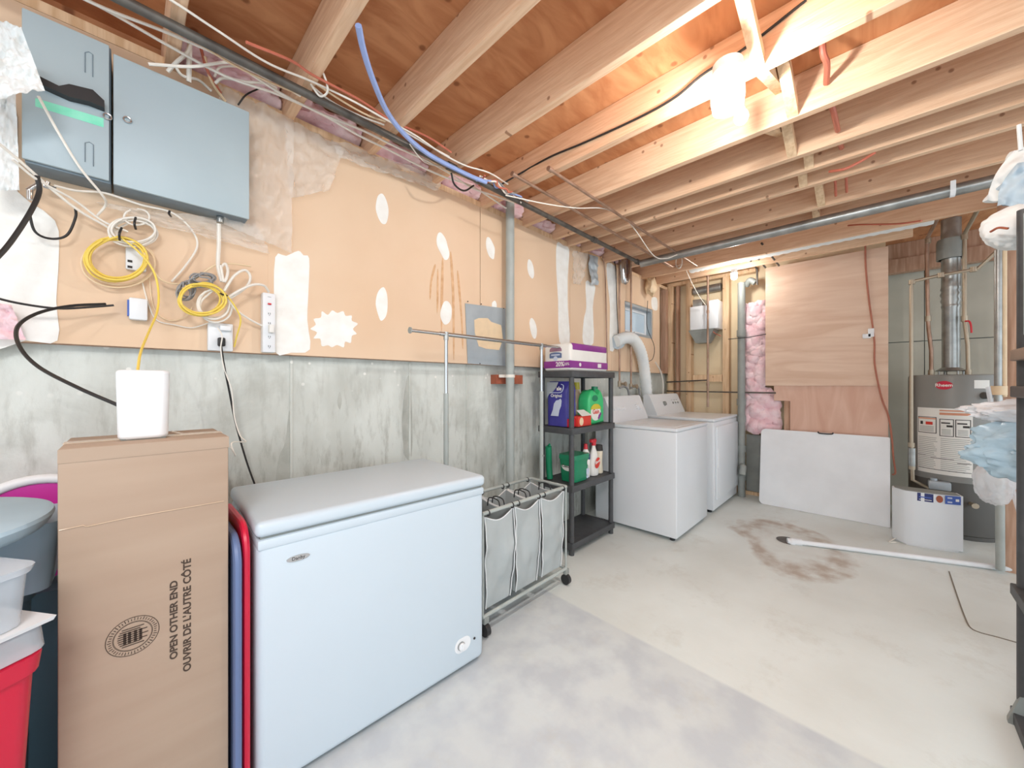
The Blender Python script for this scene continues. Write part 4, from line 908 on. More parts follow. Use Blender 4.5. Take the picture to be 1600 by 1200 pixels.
for i in range(3):
    a, b = xsb[i]+.004, xsb[i+1]-.006
    def side(u, v, a=a, b=b, i=i):      # u around the bag, v up
        per = 2*(b-a)+2*(hy1-hy0-.02); s = u*per; yA, yB = hy0+.006, hy1-.014
        if s < b-a: x, y, e = a+s, yA, 'f'; sag = math.sin(math.pi*s/(b-a))
        elif s < (b-a)+(yB-yA): x, y = b, yA+(s-(b-a)); sag = .7*math.sin(math.pi*(s-(b-a))/(yB-yA)); e = 'r'
        elif s < 2*(b-a)+(yB-yA): x, y = b-(s-(b-a)-(yB-yA)), yB; sag = math.sin(math.pi*(s-(b-a)-(yB-yA))/(b-a)); e = 'b'
        else: x, y = a, yB-(s-2*(b-a)-(yB-yA)); sag = .7*math.sin(math.pi*min(1, (s-2*(b-a)-(yB-yA))/(yB-yA))); e = 'l'
        top = hz-.022-.035*max(0, sag)**1.2; z = .12+(top-.12)*v
        wr_ = (.022*noise.noise(Vector((x*9+i*3, y*9, z*4)))+.012*noise.noise(Vector((x*20, y*20, z*13+i))))*math.sin(math.pi*min(1, v*1.0))*1.0
        k = 1-.16*(1-v)
        cx_, cy_ = (a+b)/2, (yA+yB)/2
        bul = .012*math.sin(math.pi*v)
        x2, y2 = cx_+(x-cx_)*(k), cy_+(y-cy_)*(.93+.07*v)
        if e == 'f': y2 -= bul+wr_
        if e == 'b': y2 += wr_
        if e == 'r': x2 += wr_*.3
        return Vector((x2, y2, z))
    bg_ = MB().grid(side, 64, 26)
    bg_.grid(lambda u, v, a=a, b=b: Vector((a+.014+(b-a-.028)*u, hy0+.02+(hy1-hy0-.045)*v, .121)), 4, 4)
    bag = bg_.obj('bag', M['canvas'], la, smooth=70, label=['left', 'middle', 'right'][i]+' grey cloth bag')
    m = MB(); rim = [side(k/64*.9999, 1) for k in range(65)]; m.tube(rim, .0032, 6, smooth=False)
    nf = (b-a)/(2*(b-a)+2*(hy1-hy0-.02))
    for u in (.001, nf*.999): m.tube([side(u, k/20)-Vector((0, .001, 0)) for k in range(21)], .0028, 6, smooth=False)
    m.obj('trim', M['piping'], bag, label='white piping')
    for y in (hy0, hy1):
        for x in (a+.02, b-.015):
            MB().tube([(x+.0115*0, y+.0125*math.cos(t_), hz-.004+.0125*math.sin(t_)) for t_ in [2*math.pi*k/10 for k in range(11)]], .0035, 6, smooth=False).obj('hook', M['black'], bag)
    for x in (a+.012, b-.012):
        MB().tube([(x, (hy0+hy1)/2-.05, hz-.05), (x, (hy0+hy1)/2-.035, hz-.005), (x, (hy0+hy1)/2+.035, hz-.005), (x, (hy0+hy1)/2+.05, hz-.05)], .0035, 7).obj('handle', M['black'], bag)

# ------------------------------------------------------------------ black shelving unit
sx0, sx1, sy0, sy1 = 2.175, 2.755, 1.535, 1.835
su = thing('shelving_unit', 'black plastic four tier shelving unit next to the washer', 'shelf unit', ((sx0+sx1)/2, (sy0+sy1)/2, 0))
levels = [.085, .487, .894, 1.30]
for z in levels:
    m = MB().box(sx0, sx1, sy0, sy1, z-.012, z, bev=.003)
    m.box(sx0-.005, sx1+.005, sy0-.008, sy0+.004, z-.042, z+.004, bev=.004); m.box(sx0-.005, sx1+.005, sy1-.004, sy1+.005, z-.042, z+.004, bev=.004)
    m.box(sx0-.008, sx0+.004, sy0-.005, sy1+.004, z-.042, z+.004, bev=.004); m.box(sx1-.004, sx1+.008, sy0-.005, sy1+.004, z-.042, z+.004, bev=.004)
    m.obj('shelf', M['shelfblack'], su)
for x in (sx0+.018, sx1-.018):
    for y in (sy0+.016, sy1-.018):
        m = MB()
        zz = [0]+levels
        for a, b in zip(zz, zz[1:]): m.cyl((x, y, a+(.004 if a else 0)), (x, y, b-.040), .0185, 18)
        m.obj('post', M['shelfblack'], su)
# toilet paper pack on top
z = levels[3]+.0045
tp = thing('paper_roll_pack', 'white and purple wrapped pack of paper rolls on the top shelf', 'paper pack', (2.45, 1.66, z))
lx0, lx1, ly0, ly1 = 2.16, 2.70, 1.56, 1.80
lx0 = 2.19
hp_ = .20
bk_ = MB().box(lx0, lx1, ly0, ly1, z, z+hp_, bev=.02, seg=3).obj('pack', M['paper'], tp)
MB().box(lx0-.002, lx1+.002, ly0-.002, ly1+.002, z+.02, z+.075, bev=.006).obj('lower_band', M['purple'], tp, label='purple band')
MB().box(lx0+.02, lx1-.01, ly0-.002, ly0+.06, z+.145, z+hp_+.001, bev=.012).obj('upper_band', M['purple'], tp, label='purple band')
m = MB().text('20%', .045, (lx0-.0028, (ly0+ly1)/2-.03, z+.048), (0, -1, 0), (0, 0, 1), bold=.001); m.text('20%', .028, (lx0-.0028, (ly0+ly1)/2-.09, z+.048), (0, -1, 0), (0, 0, 1)); m.cyl((2.31, ly0-.0028, z+.047), (2.31, ly0-.0020, z+.047), .014, 16); m.box(2.55, 2.60, ly0-.0028, ly0-.002, z+.032, z+.062)
m.obj('lettering', M['paper'], tp)
m = MB()
c = Vector((lx0-.001, (ly0+ly1)/2+.01, z+.125))
arch = lambda w, h0, h1, rise: [c+Vector((0, w, h0)), c+Vector((0, -w, h0))]+[c+Vector((0, -w*math.cos(math.pi*k/10), h1+rise*math.sin(math.pi*k/10))) for k in range(11)]
em = MB().poly(arch(.055, .018, .030, .025), (-.0014, 0, 0)).obj('emblem', M['mauve'], tp, label='mauve and blue arched emblem')
MB().poly(arch(.055, -.030, .0, .012), (-.0016, 0, 0)).obj('emblem_field', M['blueplastic'], em)
MB().box(c.x-.0022, c.x-.0016, c.y-.04, c.y+.04, c.z-.012, c.z-.002).cyl((c.x-.0022, c.y, c.z-.034), (c.x-.001, c.y, c.z-.034), .018, 18).obj('emblem_print', M['litterlight'], em)

# shelf two items
z = levels[2]+.0045
def px_x(px, y): return P(px, 600, y=y).x
# litter bag: in the left bay, facing the side
lb = thing('litter_bag', 'indigo cat litter bag with a pale cat shape on the second shelf', 'bag', (2.27, 1.70, z))
def fn(u, v):
    a = 2*math.pi*u; sq = lambda t: math.copysign(abs(t)**.35, t)
    fold = 1 if v < .8 else 1-.55*(v-.8)/.2
    return Vector((2.275+.06*sq(math.cos(a))*fold*(1+.08*noise.noise(Vector((v*5, u*6, 1)))), 1.70+.098*sq(math.sin(a))*(1+.05*noise.noise(Vector((v*6, u*5, 4)))), z+.001+.33*v))
MB().grid(fn, 48, 20).obj('bag', M['litter'], lb, smooth=60)
xf = 2.2095
def sp(y, zr): return Vector((xf, 1.70-y, z+zr))
m = MB(); m.poly([sp(*q) for q in ((-.05, .075), (.02, .075), (.03, .12), (.045, .15), (.05, .19), (.04, .205), (.025, .195), (.0, .19), (-.02, .165), (-.03, .12))], (-.002, 0, 0)); m.obj('cat_print', M['litterlight'], lb, label='pale sitting cat shape')
m = MB().text('Original', .032, sp(.0, .225), (0, -1, 0), (0, 0, 1), bold=.0005); m.text('ale', .04, sp(.025, .277), (0, -1, 0), (0, 0, 1), bold=.001); m.obj('lettering', M['paper'], lb)
MB().poly([sp(-.09, .20), sp(-.065, .235), sp(-.03, .255), sp(.0, .285), sp(.02, .325), sp(-.085, .325)], (-.0012, 0, 0)).obj('silver_print', M['metalplate'], lb, label='silvery upper corner')
MB().tube([sp(-.06, .245), sp(-.02, .247), sp(.04, .25), sp(.06, .27), sp(.065, .30), sp(.045, .31)], .003, 6).obj('outline_print', M['litterlight'], lb)
# clear bottle
def bottle(name, label, cat, x, y, z, prof, m, parts=(), sx=1, sy=1, seg=28):
    root = thing(name, label, cat, (x, y, z))
    MB().lathe(prof, (x, y, z), seg, sx, sy).obj('body', M[m], root)
    return root
bb = bottle('clear_jug', 'clear plastic jug behind the red carton', 'jug', 2.43, 1.74, z, [(.05, 0), (.055, .01), (.055, .15), (.04, .19), (.018, .21), (.018, .23)], 'clearplastic')
MB().cyl((2.43, 1.74, z+.23), (2.43, 1.74, z+.255), .02, 16).obj('cap', M['ink'], bb)
# detergent jug
gx, gy_ = 2.575, 1.635
dj = thing('detergent_jug', 'big green laundry detergent jug with a printed label', 'detergent jug', (gx, gy_, z))
m = MB()
pr = [(-.105, 0), (.095, 0), (.105, .02), (.105, .17), (.085, .235), (.062, .262), (.035, .268), (.03, .24), (.005, .235), (-.035, .262), (-.07, .25), (-.105, .20), (-.108, .1)]
outl = []
nn = len(pr)
for i in range(nn):
    a, b, c, d = [Vector(pr[(i+k-1) % nn]) for k in range(4)]
    for t_ in (0, .33, .66): outl.append(.5*((2*b)+(c-a)*t_+(2*a-5*b+4*c-d)*t_*t_+(-a+3*b-3*c+d)*t_*t_*t_))
def ringed(s_, inset, yv): return [Vector((gx+q.x*(1-inset), yv, z+.002+(q.y-.13)*(1-inset)+.13 if True else 0)) for q in outl]
layers = [ringed(0, .12, gy_-.055), ringed(0, .03, gy_-.045), ringed(0, 0, gy_-.03), ringed(0, 0, gy_+.03), ringed(0, .03, gy_+.045), ringed(0, .12, gy_+.055)]
vs = [[m.bm.verts.new(p) for p in l] for l in layers]
for A, B in zip(vs, vs[1:]):
    for i in range(len(A)): m.bm.faces.new((A[i], A[(i+1) % len(A)], B[(i+1) % len(A)], B[i]))
m.bm.faces.new(vs[0]); m.bm.faces.new(vs[-1][::-1])
m.obj('bottle', M['green'], dj)
m = MB(); m.poly([(gx-.030+.042*math.cos(a), gy_-.056, z+.200+.025*math.sin(a)) for a in [2*math.pi*k/24 for k in range(24)]], (0, .003, 0)); m.obj('handle_hollow', M['green2'], dj, label='darker handle hollow')
MB().cyl((gx+.052, gy_, z+.25), (gx+.055, gy_, z+.29), .026, 24).obj('cap', M['green2'], dj, label='dark green cap')
lbm = MB(); lbm.poly([(gx-.02+.07*math.cos(a), gy_-.058, z+.088+.062*math.sin(a)) for a in [2*math.pi*k/28 for k in range(28)]], (0, .004, 0)); lbo = lbm.obj('label', M['paper'], dj, label='white and yellow label')
m = MB(); m.poly([(gx-.02+.072*math.cos(a), gy_-.0584, z+.115+.042*math.sin(a)) for a in [math.pi*k/14 for k in range(15)]], (0, .0004, 0)); m.obj('label_band', M['yellow'], lbo)
m = MB(); m.text('Gain', .050, (gx-.02, gy_-.0592, z+.095), (1, .0, 0), (0, 0, 1), bold=.001); m.obj('lettering', M['redbox'], lbo)
m = MB()
for (dx, dz, r_) in ((.03, .06, .014), (.045, .075, .012), (.02, .045, .012)): m.cyl((gx+dx, gy_-.0588, z+dz), (gx+dx, gy_-.0596, z+dz), r_, 14)
m.obj('flower_print', M['purple'], lbo)
yb_ = bottle('detergent_bottle', 'pale bottle with a yellow cap behind the green jug', 'bottle', 2.545, 1.755, z, [(.04, 0), (.042, .01), (.042, .2), (.03, .25), (.02, .27)], 'cablecream')
MB().cyl((2.545, 1.755, z+.268), (2.545, 1.755, z+.325), .030, 20, .026).obj('cap', M['yellow'], yb_, label='yellow cap')
bottle('clear_jug', 'tall pale blue bottle at the right end behind the green jug', 'bottle', 2.70, 1.70, z, [(.03, 0), (.034, .01), (.034, .2), (.025, .24), (.015, .26)], 'basin')
# red carton
rc = thing('red_carton', 'open red carton with a raised flap at the shelf front edge', 'carton', (2.36, 1.60, z))
a0, a1 = 2.275, 2.445
MB().box(a0, a1, 1.55, 1.65, z+.001, z+.075, bev=.002).obj('carton', M['redbox'], rc)
MB().poly([(a0+.04, 1.545, z+.076), (a1+.005, 1.545, z+.076), (a1-.02, 1.60, z+.115), (a0+.05, 1.60, z+.115)], (0, .003, .002)).obj('flap', M['paper'], rc, label='white raised flap')
m = MB().poly([(a0+.01+.025*math.cos(a)+.03, 1.549, z+.037+.03*math.sin(a)) for a in [2*math.pi*k/18 for k in range(18)]], (0, .0015, 0)); m.obj('print', M['cablecream'], rc)
MB().box(2.205, 2.27, 1.57, 1.60, z+.001, z+.06, bev=.003).obj('small_box', M['crimson'], label='small pinkish red packet left of the red carton', cat='packet')

# shelf three items
z = levels[1]+.0045
tb = thing('pod_tub', 'dark green dishwasher tablet tub on the third shelf', 'tub', (2.345, 1.64, z))
MB().taper((2.345, 1.635), .17, .13, .195, .15, z+.001, z+.165, bev=.025, seg=4).obj('tub', M['green2'], tb)
MB().taper((2.345, 1.635), .205, .158, .20, .152, z+.165, z+.198, bev=.025, seg=4).obj('lid', M['green2'], tb)
m = MB(); m.poly([(2.255+.0-.0, 1.628-.055*math.cos(a), z+.115+.035*math.sin(a)) for a in [2*math.pi*k/20 for k in range(20)]], (-.004, 0, 0)); m.poly([(2.42+.018*math.cos(a), 1.5595, z+.13+.022*math.sin(a)) for a in [2*math.pi*k/20 for k in range(20)]], (0, -.003, 0)); lb_ = m.obj('label', M['paper'], tb, label='white label')
MB().box(2.4, 2.432, 1.560, 1.5645, z+.04, z+.085).cyl((2.416, 1.568, z+.022), (2.416, 1.5635, z+.022), .012, 14).obj('print', M['litterlight'], tb)
MB().box(2.2515, 2.2525, 1.575, 1.69, z+.155, z+.164).obj('label_band', M['yellow'], lb_)
m = MB().text('Cascade', .030, (2.2502, 1.628, z+.115), (0, -1, 0), (0, 0, 1), bold=.0006); m.obj('lettering', M['ink'], lb_)
# green brush behind
gb = thing('scrub_brush', 'dark green glove leaning at the left end of the third shelf', 'glove', (2.24, 1.77, z))
MB().tube([(2.235, 1.78, z+.002), (2.23, 1.785, z+.10), (2.215, 1.775, z+.19), (2.205, 1.77, z+.25)], .024, 12).obj('glove_palm', M['green2'], gb)
for k in range(3): MB().tube([(2.225, 1.765+.012*k, z+.20), (2.205+.006*k, 1.76+.014*k, z+.27-.01*k)], .008, 8).obj('finger', M['green2'], gb)
b_ = bottle('cleaner_bottle', 'slim white and blue bottle with a red cap', 'bottle', 2.485, 1.625, z, [(.030, 0), (.033, .01), (.033, .15), (.026, .19), (.014, .215)], 'paper')
MB().cyl((2.485, 1.625, z+.135), (2.485, 1.625, z+.175), .0338, 24).obj('label', M['navy'], b_, label='dark blue label')
MB().cyl((2.485, 1.625, z+.214), (2.485, 1.625, z+.255), .017, 16, .012).obj('cap', M['red'], b_, label='red cap')
s_ = bottle('spray_bottle', 'white spray bottle with a red trigger head and red label', 'spray bottle', 2.575, 1.61, z, [(.042, 0), (.047, .01), (.047, .11), (.036, .17), (.02, .21), (.015, .235)], 'paper', sx=1, sy=.7)
hd = MB().cyl((2.575, 1.61, z+.234), (2.575, 1.61, z+.26), .018, 14).box(2.53, 2.60, 1.597, 1.623, z+.258, z+.285, bev=.006).obj('trigger_head', M['red'], s_, label='red trigger head')
MB().tube([(2.538, 1.61, z+.26), (2.527, 1.61, z+.24), (2.53, 1.61, z+.21)], .006, 8).obj('trigger', M['black'], hd)
m = MB(); m.poly([(2.575+.0+.034*math.cos(a), 1.576, z+.10+.04*math.sin(a)+.012*math.cos(a)) for a in [2*math.pi*k/20 for k in range(20)]], (0, -.003, 0)); l_ = m.obj('label', M['redbox'], s_, label='red label')
MB().text('Shout', .030, (2.575, 1.5725, z+.11), (1, 0, .25), (-.25, 0, 1), bold=.0008).obj('lettering', M['paper'], l_)
c_ = bottle('lotion_bottle', 'beige bottle with a wide dark cap at the right end', 'bottle', 2.67, 1.625, z, [(.034, 0), (.037, .01), (.030, .09), (.035, .17), (.032, .18)], 'beige')
MB().cyl((2.67, 1.625, z+.18), (2.67, 1.625, z+.225), .036, 22, .032).obj('cap', M['ink'], c_, label='dark cap')

# ------------------------------------------------------------------ washer and dryer
def washer(name, label, cat, x0, x1, y0, y1, h, kind):
    root = thing(name, label, cat, ((x0+x1)/2, (y0+y1)/2, 0))
    MB().box(x0, x1, y0, y1, .03, h-.032, bev=.008, seg=3).obj('cabinet', M['white'], root)
    tp_ = MB().box(x0-.003, x1+.003, y0-.006, y1, h-.030, h, bev=.010, seg=4).obj('top', M['white'], root)
    m = MB()
    for x in (x0+.05, x1-.05):
        for y in (y0+.05, y1-.05): m.cyl((x, y, 0), (x, y, .035), .02, 12)
    m.obj('foot', M['black'], root)
    zt = 1.098; ca = x0+.015; cb_ = x1-.015; ya = y1-.17; yc = y1-.075
    m = MB(); m.poly([(ca, ya, h-.002), (ca, y1-.02, h-.002), (ca, y1-.02, zt-.01), (ca, y1-.04, zt), (ca, yc, zt), (ca, yc-.012, zt-.012), (ca, ya+.005, h+.02)], (cb_-ca, 0, 0))
    cn = m.obj('console', M['white'], root)
    n_ = Vector((0, -(zt-.012-h-.02), (yc-.012-ya-.005)*1.0)).normalized(); n_ = Vector((0, -abs(n_.y), abs(n_.z)))
    up = Vector((0, (yc-.012-ya-.005), zt-.012-h-.02)).normalized(); o_ = Vector((0, (ya+.005+yc-.012)/2, (h+.02+zt-.012)/2))
    def K(x, s, r_, l_, nm, mm, seg=24):
        p = o_+Vector((x, 0, 0))+up*s; MB().cyl(p, p+n_*l_, r_, seg, r_*.85).obj(nm, M[mm], cn)
    if kind == 'washer':
        for x in (x0+.10, x0+.19, x0+.28): K(x, 0, .017, .014, 'knob', 'whiteplastic')
        K(x1-.13, 0, .034, .022, 'dial', 'whiteplastic'); m = MB()
        for x in (x1-.18, x1-.08):
            for k in (-.02, 0, .02): q = o_+Vector((x, 0, 0))+up*k+n_*.0008; m.cyl(q-Vector((.012, 0, 0)), q+Vector((.012, 0, 0)), .0012, 6)
        m.obj('print', M['abs'], cn)
        MB().box(x0+.06, x1-.06, y0+.035, y1-.20, h-.004, h+.004, bev=.004).obj('lid', M['white'], root)
    else:
        K(x0+.30, 0, .026, .020, 'dial', 'abs')
        for x in (x1-.26, x1-.19, x1-.12): K(x, 0, .012, .010, 'knob', 'abs')
        m = MB()
        for x in (x1-.26, x1-.19, x1-.12): p = o_+Vector((x, 0, 0))+up*.035+n_*.0008; m.cyl(p-Vector((.014, 0, 0)), p+Vector((.014, 0, 0)), .002, 6)
        m.obj('print', M['abs'], cn)
        # big front door panel
        d_ = MB().box(x0+.055, x1-.012, y0-.014, y0+.001, .12, h-.075, bev=.008, seg=3).obj('door', M['white'], root)
        MB().box(x0+.075, x0+.10, y0-.022, y0-.012, .42, .60, bev=.004).obj('handle', M['whiteplastic'], d_)
    return root
washer('washing_machine', 'white top loading washing machine next to the black shelving', 'washing machine', 2.905, 3.615, 1.092, 1.80, .872, 'washer')
washer('clothes_dryer', 'white clothes dryer in the far corner beyond the washer', 'dryer', 3.80, 4.60, 1.092, 1.80, .885, 'dryer')
# dryer vent hose
vh = thing('vent_hose', 'white flexible vent hose arching from the left wall behind the dryer', 'hose', P(985, 600, y=1.80))
MB().tube([P(962, 534, y=1.87), P(976, 528, y=1.83), P(990, 531, y=1.82), P(1001, 550, y=1.82), P(1007, 580, y=1.83), P(1011, 620, y=1.84)], .058, 18, n=12, rip=.05).obj('hose', M['cloth'], vh, smooth=60)
MB().cyl(P(963, 534, y=1.898), P(966, 534, y=1.86), .075, 20).obj('wall_collar', M['metalplate'], vh)
MB().tube([P(973, 402, y=1.80), P(974, 425, y=1.8), P(976, 440, y=1.8), P(981, 430, y=1.8), P(983, 405, y=1.8)], .028, 14, n=8, rip=.08).obj('foil_duct', M['chrome'], label='short crumpled silver foil duct hooked at the wall top', cat='duct', smooth=50)
MB().sph(P(1018, 446, y=1.82), .07, .05, .10, 3, .5, 4, 7).obj('paper_bag', M['cablecream'], label='cream paper bundle stuffed above the window corner', cat='bundle', smooth=60)
for px, lab, rr_, mm, yb2 in ((946, 'dark cable running down the drywall before the seam', .006, 'copper', 600), (963, 'thin cable running down the drywall seam', .004, 'cableblack', 525)):
    MB().tube([P(px-6, 400, y=1.885), P(px-1, 420, y=1.885), P(px+1, 480, y=1.885), P(px+3, yb2 if px == 963 else 578, y=1.885)], rr_, 8).obj('cable', M[mm], label=lab, cat='cable')
# supply pipes and valves
for px, pb_, lab in ((968, 604, 'copper supply pipe dropping left of the vent hose'), (986, 608, 'copper supply pipe dropping past the window edge')):
    r_ = thing('copper_pipe', lab, 'pipe', P(px, pb_, y=1.86))
    MB().tube([P(px, 400, y=1.86), P(px, pb_, y=1.86)], .010, 12).obj('pipe_run', M['copper'], r_)
    c = P(px, pb_-4, y=1.85); MB().cyl(c-Vector((0, 0, .03)), c+Vector((0, 0, .03)), .018, 14).obj('valve', M['brass'], r_)
    MB().cyl(c, c+Vector((0, -.06, 0)), .012, 12).cyl(c+Vector((0, -.06, 0)), c+Vector((0, -.07, 0)), .024, 16).obj('handle', M['brass'], r_)
MB().tube([P(968, 606, y=1.84), P(976, 604, y=1.83), P(982, 612, y=1.83), P(984, 640, y=1.83)], .011, 10).obj('water_hose', M['cablegrey'], label='left grey washer hose hanging from the brass valve', cat='hose')
MB().tube([P(986, 606, y=1.84), P(994, 602, y=1.83), P(999, 612, y=1.83), P(1000, 640, y=1.84)], .011, 10).obj('water_hose', M['cablegrey'], label='right grey washer hose hanging from the brass valve', cat='hose')
MB().tube([P(1012, 470, y=1.87), P(1011, 510, y=1.87), P(1022, 540, y=1.87), P(1020, 560, y=1.86), P(1010, 566, y=1.86)], .0035, 7).obj('cable', M['cableblack'], label='thin dark wire hanging across the window', cat='cable')
MB().tube([P(1024, 566, y=1.86), P(1032, 580, y=1.86), P(1036, 600, y=1.86), P(1036, 640, y=1.86)], .008, 8).obj('cable', M['cablewhite'], label='white appliance cord hanging behind the dryer console', cat='cable')

# white box on far studs
xw = 4.55
a, b = P(1078, 480, x=xw), P(1121, 512, x=xw)
wb = thing('utility_box', 'white utility box with a grey hood mounted on the far studs', 'utility box', (xw+.1, (a.y+b.y)/2, b.z-.12))
MB().box(xw, XF-.002, b.y+.12, a.y, b.z, a.z, bev=.004).obj('cabinet', M['white'], wb)
MB().box(xw+.02, XF-.002, b.y, b.y+.118, b.z, a.z+.05, bev=.004).obj('side_cabinet', M['white'], wb)
MB().taper(((xw+XF)/2, (a.y+b.y)/2+.03), (XF-xw)*.6, (a.y-b.y)*.45, (XF-xw)*.98, (a.y-b.y)*.92, b.z-.15, b.z-.002).obj('hood', M['abs'], wb, label='grey tapered hood')
MB().box(xw+.03, XF-.003, b.y+.17, a.y-.02, a.z+.002, a.z+.085, bev=.003).obj('junction_box', M['steel'], wb)
MB().tube([P(1110, 512, x=4.6), P(1116, 520, x=4.6), P(1126, 525, x=4.72)], .005, 7).obj('cable', M['cablered'], label='short red wire below the white utility box', cat='cable')

# ------------------------------------------------------------------ folding table
tA, tB, tC, tD = P(1185, 786, z=.01), P(1391, 822, z=.01), P(1387, 683, x=4.57), P(1192, 669, x=4.57)
ft = thing('folding_table', 'white folding table leaning on its side against the plywood', 'folding table', ((tA.x+tB.x)/2, (tA.y+tB.y)/2, 0))
yA, yB = tA.y, tB.y; xb = (tA.x+tB.x)/2; zt_ = P(1290, 677, x=4.56).z
tilt = math.atan2(4.57-xb, zt_)
loc = Matrix.Translation((xb, 0, 0.0)) @ Matrix.Rotation(tilt, 4, 'Y')
hh = math.hypot(4.57-xb, zt_)
m = MB(); rad = .04; pts = []
for (cy_, cz_, a0_) in ((yA-rad, rad, 270), (yA-rad, hh-rad, 0), (yB+rad*.3, hh-rad*.3, 90), (yB+rad*.3, rad*.3, 180)):
    r_ = rad if cy_ > .3 else rad*.3
    for k in range(7):
        a = R(a0_+90*k/6); pts.append(Vector((0, cy_+r_*math.cos(a), cz_+r_*math.sin(a)+.002)))
pts = [loc @ p for p in pts]; nrm = loc.to_3x3() @ Vector((1, 0, 0))
m.poly(pts, nrm*.02).obj('table_top', M['whiteplastic'], ft)
c = P(1290, 676, x=4.565); m = MB(); m.tube([c+Vector((-.01, .055, .004)), c+Vector((-.018, .04, -.008)), c+Vector((-.018, -.04, -.008)), c+Vector((-.01, -.055, .004))], .006, 8).obj('carry_handle', M['black'], ft, label='black carry handle')
m = MB(); m.tube([loc @ Vector((.028, yA-.12, .08)), loc @ Vector((.028, yA-.12, hh-.1))], .01, 8); m.tube([loc @ Vector((.028, yB+.12, .08)), loc @ Vector((.028, yB+.12, hh-.1))], .01, 8); m.obj('folded_leg', M['steel'], ft)

# cord on plywood
MB().tube([P(1352, 376, x=XP-.006), P(1353, 420, x=XP-.006), P(1358, 470, x=XP-.006), P(1366, 530, x=XP-.006), P(1367, 570, x=XP-.006), P(1377, 620, x=XP-.006), P(1388, 650, x=XP-.01), P(1393, 680, x=XP-.02), P(1396, 715, x=XP-.03), P(1399, 738, x=XP-.03), P(1394, 742, x=XP-.03)], .0065, 8).obj('extension_cord', M['cord'], label='rust coloured cord hanging down the plywood partition', cat='cord')
c = P(1361, 523, x=XP-.004); MB().box(XP-.016, XP-.001, c.y-.02, c.y+.02, c.z-.02, c.z+.055, bev=.003).box(XP-.016, XP-.001, c.y+.0, c.y+.055, c.z-.03, c.z+.01, bev=.003).obj('cord_clip', M['whiteplastic'], label='white L shaped plastic holder on the plywood', cat='holder')
MB().tube([P(1400, 805, x=4.52), P(1396, 785, x=4.56), P(1404, 790, x=4.58), P(1400, 815, x=4.55), P(1397, 800, x=4.53)], .008, 8).obj('cable_coil', M['cord'], label='small red cord coil on the floor by the purifier', cat='cable coil')

# ------------------------------------------------------------------ water heater
hx, hy, hr, ht = 4.78, -.452, .262, 1.285
wh = thing('water_heater', 'tall grey water heater with a silver vent pipe and warning label', 'water heater', (hx, hy, 0))
MB().lathe([(hr-.015, .0), (hr-.015, .03), (hr, .04), (hr, .44)], (hx, hy, 0), 64).obj('base_skirt', M['heaterdark'], wh, label='darker lower section')
MB().lathe([(hr+.002, .44), (hr+.002, ht-.02), (hr-.004, ht-.004), (hr-.03, ht)], (hx, hy, 0), 64).obj('tank', M['heater'], wh)
def cylpatch(az0, az1, z0, z1, off, nm, mm, par, lab=None, n=24, fnc=None):
    m = MB()
    def g(u, v):
        a = az0+(az1-az0)*u; r_ = hr+.002+off
        return Vector((hx+r_*math.cos(a), hy+r_*math.sin(a), z0+(z1-z0)*v))
    if fnc:
        ps_ = [g(*q) for q in fnc]
        c_ = sum(ps_, Vector())/len(ps_); d_ = Vector((hx-c_.x, hy-c_.y, 0)).normalized()*(.003); m.poly(ps_, d_)
    else: m.grid(g, n, 2, th=.0)
    return m.obj(nm, M[mm], par, label=lab)
def hang(px, off=0):                     # angle on the tank under a column of the view
    d = FW+RT*(px-800)/FPX; d = Vector((d.x, d.y)); d.normalize(); r_ = hr+.002
    t = Vector((hx, hy)).dot(d); q = Vector((hx, hy))-d*t; s = math.sqrt(max(0, r_*r_-q.length_squared)); p = d*(t-s)
    return math.atan2(p.y-hy, p.x-hx) % (2*math.pi)
def hz_(px, py):
    a = hang(px); p = Vector((hx+hr*math.cos(a), hy+hr*math.sin(a))); dep = p.x*FW.x+p.y*FW.y
    return H+(600-py)/FPX*dep
aL, aR = hang(1434), hang(1520)
zt1, zb1 = hz_(1475, 638), hz_(1475, 742)
lab_ = cylpatch(aL, aR, zb1, zt1, .0012, 'warning_label', 'paper', wh, 'large white warning label')
def seg(u0, u1, v0, v1, mm, nm='label_print', off=.0018): 
    cylpatch(aL+(aR-aL)*u0, aL+(aR-aL)*u1, zb1+(zt1-zb1)*v0, zb1+(zt1-zb1)*v1, off, nm, mm, lab_, n=8)
seg(.46, .99, .955, .975, 'orangeprint'); seg(.46, .99, .90, .935, 'orangeprint')
for (u0, u1) in ((.02, .41), (.46, .70), (.72, .97)):
    v0, v1 = (.61, .86) if u0 < .4 else (.58, .84)
    seg(u0, u1, v0, v1, 'ink'); seg(u0+.015, u1-.015, v0+.01, v1-.01, 'paper', off=.0022)
    if u0 < .1:
        seg(u0+.01, u1-.01, v1-.035, v1-.015, 'orangeprint', off=.0026); seg(.08, .14, .74, .79, 'ink', off=.0026); seg(.20, .34, .74, .785, 'redbox', off=.0026)
    else:
        seg(u0+.03, u1-.06, v1-.07, v1-.05, 'ink', off=.0026); seg(u0+.12, u1-.02, v1-.12, v1-.09, 'ink', off=.0026)
    for k in range(4): seg(u0+.04, u1-.05, v0+.03+k*.022, v0+.038+k*.022, 'abs', off=.0026)
rr = random.Random(4)
for k in range(18):
    v = .54-k*.028
    for (u0, u1) in ((.03, .43), (.48, .96)): seg(u0, u1-rr.uniform(0, .08), v, v+.007, 'abs', off=.0019)
for (u0, u1, v) in ((.02, .2, .26), (.3, .7, .235), (.75, .98, .19), (.03, .98, .06)): seg(u0, u1, v, v+.008, 'ink', off=.0021)
